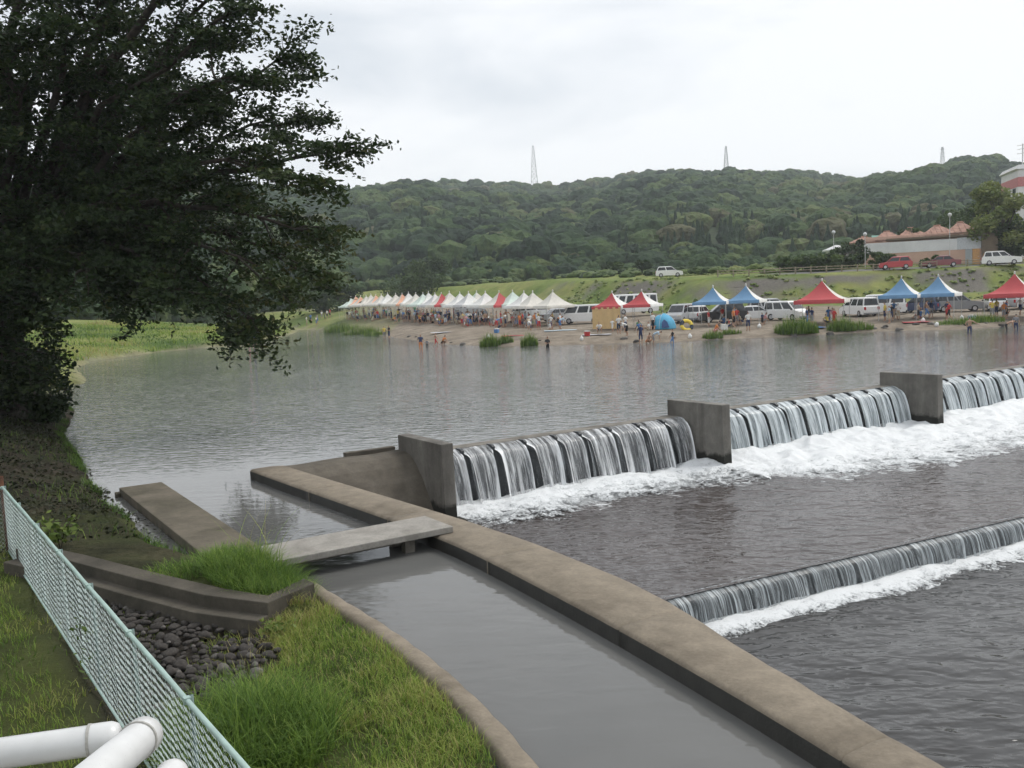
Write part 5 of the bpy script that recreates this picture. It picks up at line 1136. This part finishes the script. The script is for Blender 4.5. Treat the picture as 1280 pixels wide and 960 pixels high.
def car_meshes(kind):
    if kind in _car: return _car[kind]
    L, Wd, H, bz, bx0, bx1, rx0, rx1, bon, boot = KIND[kind]; h = L / 2; w = Wd / 2; zb = .24
    b = MB(); prof = [(-h + .05, zb), (h - .08, zb), (h, zb + .18), (h - .02, bon - .22), (h - .14, bon - .06), (bx1, bon + .06), (bx1 - .02, bz), (bx0 + .02, bz), (bx0 - .01, boot), (-h + .04, boot - .05), (-h, zb + .25)]
    b.prism(prof, -w, w, (Vector(), Vector((1, 0, 0)), Vector((0, 0, 1)), Vector((0, -1, 0)))); body = b.mesh('body', M_P['white'], False, .05)
    wb, wr = w * .955, w * .80
    c = [(bx0 + .03, bz - .02), (bx1 - .03, bz - .02), (rx1, H), (rx0, H)]
    V = [(x, s * (wb if z < H else wr), z) for s in (-1, 1) for x, z in c]; V += [(x_, s * wr * .7, H + .045) for s in (-1, 1) for x_ in (rx1 - .2, rx0 + .2)]
    b = MB(); b.add(V, [(0, 1, 2, 3), (7, 6, 5, 4), (1, 5, 6, 2), (0, 3, 7, 4), (2, 6, 10, 8), (3, 9, 11, 7), (2, 8, 9, 3), (6, 7, 11, 10), (8, 10, 11, 9)]); cab = b.mesh('cabin', M_P['white'], False, .02)
    # side windows: panes along the cabin side, proud of it
    panes = []
    def lerp(a, b_, t): return a + (b_ - a) * t
    nwin = {'saloon': 2, 'hatch': 2, 'suv': 3, 'minivan': 3, 'van': 3, 'bus': 5}[kind]
    for s in (-1, 1):
        for i in range(nwin):
            t0, t1 = i / nwin + .025, (i + 1) / nwin - .025; q = []
            for t, hz in ((t0, .10), (t1, .10), (t1, .86), (t0, .86)):
                xb, xr = lerp(bx0 + .10, bx1 - .10, t), lerp(rx0 + .05, rx1 - .05, t); x = lerp(xb, xr, hz); z = lerp(bz, H, hz); y = lerp(wb, wr, hz); q.append((x, s * (y + .012), z))
            b = MB(); b.add(q + [(x, y - s * .03, z) for x, y, z in q], [(0, 1, 2, 3), (7, 6, 5, 4), (0, 4, 5, 1), (1, 5, 6, 2), (2, 6, 7, 3), (3, 7, 4, 0)]); panes.append(('side_window', b.mesh('side_window', m_glass)))
    for nm, xb, xr, sg in (('windscreen', bx1 - .03, rx1, 1), ('rear_window', bx0 + .03, rx0, -1)):
        q = []
        for yy, hz in ((-1, .10), (1, .10), (1, .88), (-1, .88)):
            x = lerp(xb, xr, hz); z = lerp(bz, H, hz); y = lerp(wb, wr, hz) * .9; q.append((x + sg * .014, yy * y, z + .006))
        b = MB(); b.add(q + [(x - sg * .03, y, z) for x, y, z in q], [(0, 1, 2, 3), (7, 6, 5, 4), (0, 4, 5, 1), (1, 5, 6, 2), (2, 6, 7, 3), (3, 7, 4, 0)]); panes.append((nm, b.mesh(nm, m_glass)))
    parts = []
    for s in (-1, 1):
        b = MB(); b.box((h - .06, s * w * .70, bon - .17), (.12, .36, .15)); parts.append(('headlight', b.mesh('headlight', m_lamp, False, .02)))
        b = MB(); b.box((-h + .03, s * w * .82, boot - .2), (.10, .2, .3 if kind != 'saloon' else .16)); parts.append(('tail_light', b.mesh('tail_light', m_tail, False, .02)))
        b = MB(); b.box((bx1 - .28, s * (w + .08), bz + .06), (.10, .16, .12)); parts.append(('mirror', b.mesh('mirror', m_black, False, .02)))
    for sg in (1, -1): b = MB(); b.box((sg * (h + .005), 0, zb + .2), (.03, .34, .17)); parts.append(('number_plate', b.mesh('number_plate', m_plate)))
    for sg in (1, -1): b = MB(); b.box((sg * (h - .06), 0, zb + .06), (.2, Wd * .96, .16)); parts.append(('bumper', b.mesh('bumper', m_black if kind in ('van', 'bus') else M_P['grey'], False, .03)))
    _car[kind] = (body, cab, panes, parts); return _car[kind]
def car(px, Y, kind, colr, rz, label, lift=0.0, group='parked vehicles'):
    p_ = far_at(px, Y); L, Wd, *_ = KIND[kind]; body, cab, panes, parts = car_meshes(kind)
    sn = max(gz(p_.x + a, p_.y + b_) for a in (-1, 0, 1) for b_ in (-1, 0, 1))
    root = empty({'saloon': 'saloon_car', 'hatch': 'hatchback_car', 'suv': 'estate_car', 'minivan': 'minivan', 'van': 'van', 'bus': 'minibus'}[kind], (p_.x, p_.y, sn + lift), face_cam(p_) + R(rz)); tag(root, label, {'bus': 'minibus', 'van': 'van', 'minivan': 'van'}.get(kind, 'car'), group)
    for nm, me in (('body', body), ('cabin', cab)):
        o = link(nm, me, root); o.material_slots[0].link = 'OBJECT'; o.material_slots[0].material = M_P[colr]
    for nm, me in panes + parts: link(nm, me, root)
    for sx in (-1, 1):
        for sy in (-1, 1):
            e = empty('wheel', (sx * L * .305, sy * (Wd / 2 - .085), .315), math.pi / 2, root); link('tyre', TYRE, e); link('rim', RIM, e)
    return root
car(728, 100, 'van', 'white', 172, 'white van parked between the pale row and the red tents'); car(792, 107, 'bus', 'white', 205, 'white minibus parked behind the two red tents', .25)
car(851, 93, 'minivan', 'silver', 250, 'silver minivan parked behind the blue dome tent'); car(873, 94, 'hatch', 'white', 70, 'white hatchback left of the left blue tent'); car(903, 91, 'suv', 'black', 190, 'black car in the shade behind the blue pair')
car(944, 91, 'saloon', 'white', 5, 'white saloon parked behind the right blue tent'); car(983, 89.5, 'minivan', 'white', -40, 'white minivan between blue pair and lone red tent'); car(962, 97, 'minivan', 'silver', 10, 'silver minivan half hidden behind the white saloon')
car(1074, 91, 'minivan', 'white', 120, 'white minivan right of the lone red tent'); car(1103, 92, 'van', 'white', 175, 'small white van behind the left of the right blue pair'); car(1150, 93, 'hatch', 'navy', 160, 'navy hatchback behind the right blue tents'); car(1197, 92, 'suv', 'grey', 10, 'grey car right of the right blue tents'); car(1243, 91, 'hatch', 'white', 100, 'white hatchback left of the tent at picture edge'); car(1276, 92, 'minivan', 'silver', 60, 'silver minivan behind the tent at picture edge')
car(700, 106, 'saloon', 'silver', 20, 'silver saloon behind the near end of the pale row'); car(664, 112, 'van', 'white', 10, 'white van behind the pale row'); car(588, 131, 'minivan', 'silver', 0, 'silver minivan behind the middle of pale row')
for px, Y, kd, cl, rz, lb in [(1119, 118.8, 'hatch', 'red', 186, 'red hatchback on the embankment road'), (1176, 119, 'saloon', 'maroon', 185, 'maroon saloon on the embankment road'), (1251, 118.5, 'suv', 'white', 4, 'white estate car on the embankment road')]: car(px, Y, kd, cl, rz, lb, group='cars on the embankment road')
car(838, 138, 'hatch', 'white', 0, 'white car standing alone on the green terraces')

# ------------------------------------------------------------------ embankment guard fence and steps
def along_shore(x, d):                   # point inland of the beach shore at distance d
    ys = np.linspace(60, 200, 600); db = pdist(SB, np.full(600, float(x)), ys); ok = ~in_river(np.full(600, float(x)), ys)
    k = np.argmax(ok & (db >= d)); return Vector((x, ys[k], gz(x, ys[k])))
m_post = simple('weathered_timber', (0.28, 0.24, 0.17), 0.85, var=0.25, scale=4)
q = [along_shore(x, 40.2) for x in np.arange(27, 92, 2.0)]
ys = np.convolve(np.pad([p_.y for p_ in q], 3, 'edge'), np.ones(7) / 7, 'valid'); q = [Vector((p_.x, y_, gz(p_.x, y_))) for p_, y_ in zip(q, ys)]
gf = empty('guard_fence', q[0]); tag(gf, 'low timber guard fence along the embankment top', 'fence')
for p_ in q: b = MB(); b.box((0, 0, .42), (.14, .14, 1.0)); b.build('post', m_post, gf, loc=p_ - q[0])
for zz in (.45, .78): b = MB(); b.tube([p_ - q[0] + Vector((0, 0, zz)) for p_ in q], .05, 6); b.build('rail', m_post, gf)
m_step = concrete('step_concrete', (0.17, 0.16, 0.14), amount=.6)
es = empty('embankment_steps', along_shore(18, 35)); tag(es, 'long concrete steps set into the embankment behind the blue pair', 'steps')
for i, d_ in enumerate((34.6, 35.6, 36.6, 37.6)):
    pts = [along_shore(x, d_) for x in np.arange(9, 31, 1.5)]; ys = np.convolve(np.pad([p_.y for p_ in pts], 2, 'edge'), np.ones(5) / 5, 'valid')
    st = [[Vector((p_.x, y_ + dy, 2.0 + i * .68 + dz)) for dy, dz in ((-.5, -.5), (-.5, .22), (.5, .22), (.5, -.5))] for p_, y_ in zip(pts, ys)]
    o = sweep('step', st, m_step); o.parent = es; o.matrix_parent_inverse = Matrix.Translation(es.location).inverted()

# ------------------------------------------------------------------ buildings on the right
m_pink = simple('pink_render', (0.55, 0.36, 0.28), 0.9, var=0.08, scale=.6); m_whitew = simple('white_render', (0.66, 0.66, 0.66), 0.9, var=0.08, scale=.5); m_tile = simple('salmon_tile', (0.34, 0.19, 0.14), 0.85, var=0.3, scale=1.6, bmp=.5); m_brown = simple('brown_cladding', (0.17, 0.13, 0.09), 0.8, var=.2, scale=1); m_greenroof = simple('green_sheet', (0.10, 0.26, 0.20), 0.5, var=.1); m_doorg = simple('grey_door', (.34, .36, .37), .5); m_dooro = simple('orange_door', (.55, .30, .12), .6)
def hip(b, x0, x1, y0, y1, z0, z1, m=0, over=.4):
    x0, x1, y0, y1 = x0 - over, x1 + over, y0 - over, y1 + over; cx, cy = (x0 + x1) / 2, (y0 + y1) / 2; k = min(x1 - x0, y1 - y0) / 2 * .8
    V = [(x0, y0, z0), (x1, y0, z0), (x1, y1, z0), (x0, y1, z0), (x0 + k, cy, z1), (x1 - k, cy, z1), (x0, y0, z0 - .18), (x1, y0, z0 - .18), (x1, y1, z0 - .18), (x0, y1, z0 - .18)]
    b.add(V, [(0, 1, 5, 4), (1, 2, 5), (2, 3, 4, 5), (3, 0, 4), (0, 6, 7, 1), (1, 7, 8, 2), (2, 8, 9, 3), (3, 9, 6, 0), (6, 9, 8, 7)], m)
def tiled_roof(root, x0, x1, y0, y1, z0, z1):
    b = MB(); hip(b, x0, x1, y0, y1, z0, z1); ro = b.build('roof', m_tile, root)
    # rows of tiles on the river-facing slope as ribs
    n = max(5, int((x1 - x0) / .55)); b = MB(); k = min(x1 - x0 + .8, y1 - y0 + .8) / 2 * .8; cy = (y0 + y1) / 2
    for i in range(1, n):
        x = x0 - .4 + (x1 - x0 + .8) * i / n; t = min(1, (x - x0 + .4) / k, (x1 + .4 - x) / k)
        b.tube([(x, y0 - .4, z0 + .03), (x, y0 - .4 + (cy - y0 + .4) * t, z0 + (z1 - z0) * t + .03)], .07, 5)
    b.build('tile_ribs', m_tile, ro)
    b = MB(); b.tube([(x0 - .4 + k, cy, z1 + .05), (x1 + .4 - k, cy, z1 + .05)], .13, 6); b.build('ridge', m_tile, ro)
A_ = far_at(1080, 133); B_p = far_at(1226, 128); ang = math.atan2(B_p.y - A_.y, B_p.x - A_.x); LW = (B_p - A_).length; zb = min(A_.z, B_p.z)
hall = empty('tiled_hall', (A_.x, A_.y, zb), ang); tag(hall, 'long pink and white hall with salmon tiled roofs', 'building')
b = MB(); b.box((LW / 2, .15, 0.4), (LW, .3, 3.6)); b.build('wall', m_pink, hall)
b = MB(); b.box((LW * .40, .14, 2.95), (LW * .80, .36, 1.55)); b.build('upper_wall', m_whitew, hall); b = MB(); b.box((LW * .9, .14, 3.0), (LW * .2 - .02, .36, 1.65)); b.build('upper_wall', simple('pale_grey_sheet', (.50, .52, .54), .6), hall)
b = MB(); b.box((LW * .5, 6, 1.6), (LW * .98, 10, 6.0)); b.build('hall_body', m_pink, hall)
for x, mm in ((LW * .90, m_doorg), (LW * .955, m_dooro)): b = MB(); b.box((x, -.03, 1.15), (.95, .1, 2.1)); o = b.build('door', mm, hall); b = MB(); b.box((x + .3, -.1, 1.1), (.06, .06, .16)); b.build('handle', m_alu, o)
for i, (a, c_, z1) in enumerate([(-1.6, 2.2, 4.9), (1.6, 5.2, 5.5), (4.8, 8.6, 5.8), (8.2, 12.2, 5.9), (11.6, LW * .98, 6.2)]): tiled_roof(hall, a, c_, 1.4, 10.5, 4.0 + i * .15, z1)
b = MB(); b.box((LW * .6, .6, 4.1), (LW * .80, 1.6, .25)); b.build('eave', m_brown, hall)
b = MB(); b.box((LW + 1.0, 1.2, 1.5), (2.0, 3.0, 6.2)); b.build('side_block', m_brown, hall)
for i in range(8): b = MB(); b.box((LW + 1.0, -.33, .2 + i * .5), (2.0, .06, .40)); b.build('cladding_board', m_brown, hall)
p_ = far_at(1106, 136); shed = empty('green_shed', p_, ang); tag(shed, 'small shed with green sheet roof behind the white wall', 'shed'); zt = zb + 4.1 - p_.z
b = MB(); b.box((0, 0, zt / 2), (3.0, 3, zt)); b.build('wall', m_whitew, shed); b = MB(); b.add([(-1.7, -1.8, zt), (1.7, -1.8, zt), (1.7, 1.8, zt + .9), (-1.7, 1.8, zt + .9), (-1.7, -1.8, zt + .08), (1.7, -1.8, zt + .08), (1.7, 1.8, zt + .98), (-1.7, 1.8, zt + .98)], [(3, 2, 1, 0), (4, 5, 6, 7), (0, 1, 5, 4), (1, 2, 6, 5), (2, 3, 7, 6), (3, 0, 4, 7)]); b.build('roof', m_greenroof, shed)
def house(px, Y, w_, d_, h_, label, roofm, wallm, rise=1.4, rz=0.):
    p_ = far_at(px, Y); root = empty('small_house', (p_.x, p_.y, p_.z - .2), rz); tag(root, label, 'house')
    b = MB(); b.box((0, 0, h_ / 2), (w_, d_, h_)); b.build('wall', wallm, root); b = MB(); hip(b, -w_ / 2, w_ / 2, -d_ / 2, d_ / 2, h_ + .02, h_ + rise); b.build('roof', roofm, root)
    for x in (-w_ * .28, w_ * .22): b = MB(); b.box((x, -d_ / 2 - .02, h_ * .55), (w_ * .2, .08, h_ * .32)); o = b.build('window', m_glass, root); b = MB(); b.box((x, -d_ / 2 - .05, h_ * .38), (w_ * .24, .1, .08)); b.build('sill', m_whitew, o)
    return root
house(1047, 142, 2.4, 3, 2.3, 'small white house left of the tiled hall', m_whitew, m_whitew, .7)
# white block at the picture edge
p_ = far_at(1300, 152); blk = empty('apartment_block', p_, -.25); tag(blk, 'tall white apartment block with pink band at picture edge', 'building'); HT_ = 14.2
b = MB(); b.box((0, 0, HT_ / 2), (9.5, 10, HT_)); b.build('wall', m_whitew, blk); b = MB(); b.tube([(-4.9, -5.1, HT_ + .1), (-4.9, 5, HT_ + .1)], .2, 4); b.box((0, 0, HT_ + .35), (10.0, 10.6, .7), taper=.93); b.build('roof', m_whitew, blk)
b = MB(); b.box((0, -.02, HT_ - 2.0), (9.6, 10.1, 1.5)); b.build('pink_band', simple('pink_panel', (.50, .20, .20), .7), blk)
for fl in range(4):
    for j in range(3):
        b = MB(); b.box((-3 + 3 * j, -5.03, 1.9 + 2.9 * fl), (1.5, .12, 1.4)); o = b.build('window', m_glass, blk); b = MB(); b.box((-3 + 3 * j, -5.1, 1.12 + 2.9 * fl), (1.8, .2, .1)); b.build('sill', m_whitew, o)
        b = MB(); b.box((-4.78, -3 + 3 * j, 1.9 + 2.9 * fl), (.12, 1.5, 1.4)); b.build('window', m_glass, blk)
    b = MB(); b.box((-4.9, 0, .35 + 2.9 * fl), (.5, 9.6, .16)); b.build('balcony_slab', m_whitew, blk)
b = MB(); b.tube([(-3.6, -3, HT_ + .6), (-3.6, -3, HT_ + 4.2)], .09, 6)
for zz in (2.6, 3.3, 3.9): b.tube([(-4.4, -3, HT_ + zz), (-2.8, -3, HT_ + zz + .15)], .05, 5)
b.build('antenna', m_alu, blk)
for i, (px, Y, hh, l) in enumerate([(1082, 126, 4.4, 'lamp post with round globe at the left end of hall'), (1187, 126, 6.6, 'lamp post with round globe in front of tiled roofs'), (1043, 130, 4.6, 'lamp post with round globe beside small white house')]):
    p_ = far_at(px, Y); root = empty('street_lamp', p_); tag(root, l, 'street lamp', 'globe lamps near the hall'); b = MB(); b.tube([(0, 0, -.2), (0, 0, hh * .5), (0, 0, hh)], [.06, .05, .04], 8); b.build('pole', m_alu, root)
    b = MB(); V, F = ico(2); b.add(V * .26 + np.array([0, 0, hh + .25]), [tuple(f) for f in F]); b.build('globe', m_white, root, smooth=True); b = MB(); b.tube([(0, 0, hh - .12), (0, 0, hh - .02)], [.08, .18], 8); b.build('collar', m_alu, root)

# ------------------------------------------------------------------ trees and shrubs of the far bank
m_ftree = leafmat('far_tree_leaves', [(0, (0.020, 0.038, 0.012)), (0.45, (0.065, 0.105, 0.027)), (0.8, (0.14, 0.19, 0.05)), (1, (0.22, 0.25, 0.08))], 0.25)
def broad_tree(px, Y, hgt, rad, label, n=2600, size=.26, tint=.45, zlift=0., cat='tree', name='leafy_tree', group='trees on the far bank', low=.25):
    p_ = far_at(px, Y); root = empty(name, (p_.x, p_.y, p_.z - .1 + zlift)); tag(root, label, cat, group); q = random.Random(int(px * 7 + Y))
    b = MB(); b.tube([(0, 0, 0), (.1, 0, hgt * .3), (0, .1, hgt * .55)], [hgt * .035, hgt * .026, hgt * .018], 8); b.build('trunk', m_bark, root, smooth=True)
    b = MB(); cs = []
    for i in range(16):
        z = hgt * q.uniform(low, .95); rr = rad * math.sqrt(max(.08, 1 - ((z / hgt - .58) / .45) ** 2)) * q.uniform(.5, 1); a = q.uniform(0, 6.283); e = Vector((rr * math.cos(a), rr * math.sin(a), z)); b.tube([(0, 0, hgt * q.uniform(.25, .5)), e * .6 + Vector((0, 0, hgt * .1)), e], [hgt * .014, hgt * .009, .02], 5); cs.append((e, rad * q.uniform(.28, .48)))
    b.build('limbs', m_bark, root)
    C_ = np.array([c_[0][:] for c_ in cs]); S_c = np.array([c_[1] for c_ in cs]); k = rng.integers(len(cs), size=n); d = rng.normal(size=(n, 3)); d /= np.linalg.norm(d, axis=1)[:, None]
    P = C_[k] + d * (S_c[k] * rng.random(n) ** .4)[:, None] * np.array([1, 1, .75]); tn = np.clip(tint + rng.normal(0, .10, len(cs))[k] + rng.normal(0, .1, n), 0, 1)
    V, F, T = leaf_mesh(P, rng.uniform(.6, 1.2, n) * size, tn, .35, .6); link('crown', np_mesh('crown', V, F, m_ftree, attrs={'tint': T}), root)
broad_tree(1253, 128, 12.2, 3.9, 'tall light green tree before the apartment block', 7000, .26, .95); broad_tree(1238, 131, 5.6, 2.6, 'dark tree beside the brown side block', 2200, .26, .18); broad_tree(1264, 128, 5.4, 3.2, 'dark tree behind the white estate car', 2600, .26, .18); broad_tree(1284, 130, 7, 3.2, 'dark tree at the right picture edge', 2400, .26, .2)
broad_tree(1205, 150, 9.2, 4, 'brownish tree rising behind the tiled roofs', 2000, .3, .4); broad_tree(1222, 160, 12, 4.4, 'dark tree behind the right end of hall', 2200, .32, .15)
for px, Y, h_, rd, tn, l in [(1137, 135.5, 5.4, 2.2, .3, 'clipped shrub behind the white wall, left one'), (1150, 135, 5.2, 2.0, .32, 'clipped shrub behind the white wall, right one'), (1066, 129, 4.4, 2.2, .2, 'dark bush at the left end of the hall'), (1054, 127, 3.0, 1.8, .3, 'bush beside the small white house'), (1100, 124.5, 2.2, 1.3, .45, 'small shrub against the pink wall'), (1036, 124, 2.4, 1.9, .35, 'bush left of the small white house'), (1020, 125, 2.2, 1.9, .3, 'second bush left of the small white house'), (1003, 126, 2.0, 2.0, .38, 'third bush left of the small white house'), (985, 128, 1.8, 1.9, .32, 'fourth bush left of the small white house'), (1110, 125.5, 1.8, 1.2, .5, 'low shrub behind the red hatchback'),
                         (1162, 124, 1.5, 1.2, .42, 'low shrub behind the maroon saloon'), (805, 170, 2.6, 1.5, .15, 'dark lone bush on the green terraces'), (770, 185, 2.4, 2.2, .25, 'bush on the terraces left of the lone dark one'), (512, 205, 6.5, 6.5, .3, 'large bush behind the far end of the row'), (540, 215, 6, 5, .25, 'large bush right of the biggest one behind the row'), (425, 185, 5, 4.5, .25, 'bush beyond the upstream group'), (405, 190, 5.5, 5, .2, 'dark bush beyond the upstream group')]:
    broad_tree(px, Y, h_, rd, l, int(900 + rd * 300), .24 if Y < 150 else .36, tn, 0, 'bush', 'field_bush', 'bushes on the far bank', .15)
# rough vegetation of the terraces
n = 3800; px = rng.uniform(-38, 95, n); py = rng.uniform(112, 285, n); z, db, dl, lf = far_ground(px, py); ok = (~lf & (db > 47) & ~((px > 44) & (py < 150)) & (fbm(px, py, 3, 0.05) > -0.02)) | (lf & (dl > 12) & (fbm(px, py, 3, .06) > .05))
px, py, z = px[ok], py[ok], z[ok]; s = rng.uniform(.35, 1.3, len(px)) * (1 + .004 * (py - 112))
V, F, T = scatter_mesh(VB, np.stack([px, py, z - .25 * s], -1), np.stack([s * 1.1, s * 1.1, s * .85], -1), rng.integers(7, size=len(px)), np.clip(rng.normal(.5, .2, len(px)) + .3 * fbm(px, py, 2, .03), 0, 1))
tag(link('undergrowth', np_mesh('undergrowth', V, F, m_ftree, attrs={'tint': T})), 'rough green weeds covering the terraces behind the tents', 'undergrowth', kind='stuff')
V2_, F2_ = ico(2); lowv = []
for i in range(5):
    q_ = np.random.default_rng(i + 5); W2 = V2_ * (0.8 + q_.normal(0, .16, (42, 1))); kk_ = W2[F2_].mean(1)[:, 2] > 0; lowv.append((W2, F2_[kk_]))
n = 5000; px = rng.uniform(-30, 90, n); py = rng.uniform(100, 150, n); z, db, dl, lf = far_ground(px, py); ok = ~lf & (((db > 30.5) & (db < 40)) | (db > 47.5)) & ~((px > 44) & (db > 42)) & (fbm(px, py, 3, .11) > -.1); px, py, z = px[ok], py[ok], z[ok]; s = rng.uniform(.12, .42, len(px))
V, F, T = scatter_mesh(lowv, np.stack([px, py, z - .1 * s], -1), np.stack([s * 1.2, s * 1.2, s], -1), rng.integers(5, size=len(px)), np.clip(rng.normal(.85, .15, len(px)), 0, 1))
tag(link('bank_weeds', np_mesh('bank_weeds', V, F, m_ftree, attrs={'tint': T})), 'small weed tufts growing over the embankment slope', 'weeds', kind='stuff')
# meadow grass on the far left bank and bank edge
n = 26000; px = rng.uniform(-62, -26, n); py = rng.uniform(70, 150, n); z, db, dl, lf = far_ground(px, py); ok = lf & (dl > .2); P = np.stack([px, py, z], -1)[ok]; n = len(P); f1 = fbm(P[:, 0], P[:, 1], 3, .15)
f2 = fbm(P[:, 0], P[:, 1], 4, .4); grass('meadow_grass', P, rng.uniform(.15, .55, n) * np.clip(1 + 2.2 * f2, .25, 2.6), rng.uniform(.05, .10, n), rng.uniform(.3, 1.2, n), np.clip(.5 + .6 * f1 + .5 * f2 + rng.normal(0, .14, n), 0, 1), 'tall green meadow grass on the far left bank')

# ------------------------------------------------------------------ pylons on the ridge
m_steel = simple('galvanised_steel', (0.30, 0.31, 0.32), .5, .3)
def pylon(px, py_top, py_base, label, arms=True):
    d = _F + _r2 * ((px - 640) / 1150) - _u2 * ((py_base - 480) / 1150); x, y = d.x * 790 / d.y, 790.0
    k = 790 / 1150; h_ = (py_base - py_top) * k; zb_ = 4.3 + d.z * 790 / d.y - 7; h_ += 7
    root = empty('pylon', (x, y, zb_)); tag(root, label, 'pylon', 'pylons on the ridge'); wb, wt = h_ * .085, h_ * .016; t_ = .13
    P_ = lambda s, f: Vector(((wb + (wt - wb) * f) * s[0], (wb + (wt - wb) * f) * s[1], h_ * f)); S4 = [(-1, -1), (1, -1), (1, 1), (-1, 1)]
    for s in S4: b = MB(); b.tube([P_(s, 0), P_(s, 1)], t_, 5); b.build('leg', m_steel, root)
    b = MB()
    for i in range(9):
        f0, f1_ = i / 9, (i + 1) / 9
        for j in range(4): a, c_ = S4[j], S4[(j + 1) % 4]; b.tube([P_(a, f0), P_(c_, f1_)], t_ * .55, 4); b.tube([P_(c_, f0), P_(a, f1_)], t_ * .55, 4); b.tube([P_(a, f1_), P_(c_, f1_)], t_ * .55, 4)
    b.build('bracing', m_steel, root)
    if arms:
        for f in (.74, .84, .94): b = MB(); b.tube([(-h_ * .07, 0, h_ * f), (0, 0, h_ * f + .5), (h_ * .07, 0, h_ * f)], t_, 5); b.build('crossarm', m_steel, root)
pylon(668, 184, 229, 'lattice mast on the ridge, leftmost of three', False); pylon(908, 184, 219, 'lattice mast on the ridge, middle of three', False); pylon(1178, 185, 222, 'steel pylon with crossarms on the right end of ridge')

# ------------------------------------------------------------------ haze
hz = MB(); hz.box((0, 430, 56), (2700, 1560, 123)); 
m_haze = bpy.data.materials.new('haze'); m_haze.use_nodes = True; ntz = m_haze.node_tree; ntz.nodes.clear(); vo = N(ntz, 'ShaderNodeVolumePrincipled'); vo.inputs['Color'].default_value = (0.88, 0.94, 1.0, 1); vo.inputs['Density'].default_value = 0.0003; vo.inputs['Anisotropy'].default_value = 0.2; oz = N(ntz, 'ShaderNodeOutputMaterial'); ntz.links.new(vo.outputs[0], oz.inputs['Volume'])
ho = hz.build('haze', m_haze); tag(ho, 'thin blue haze in the air over the valley', 'haze', kind='stuff')
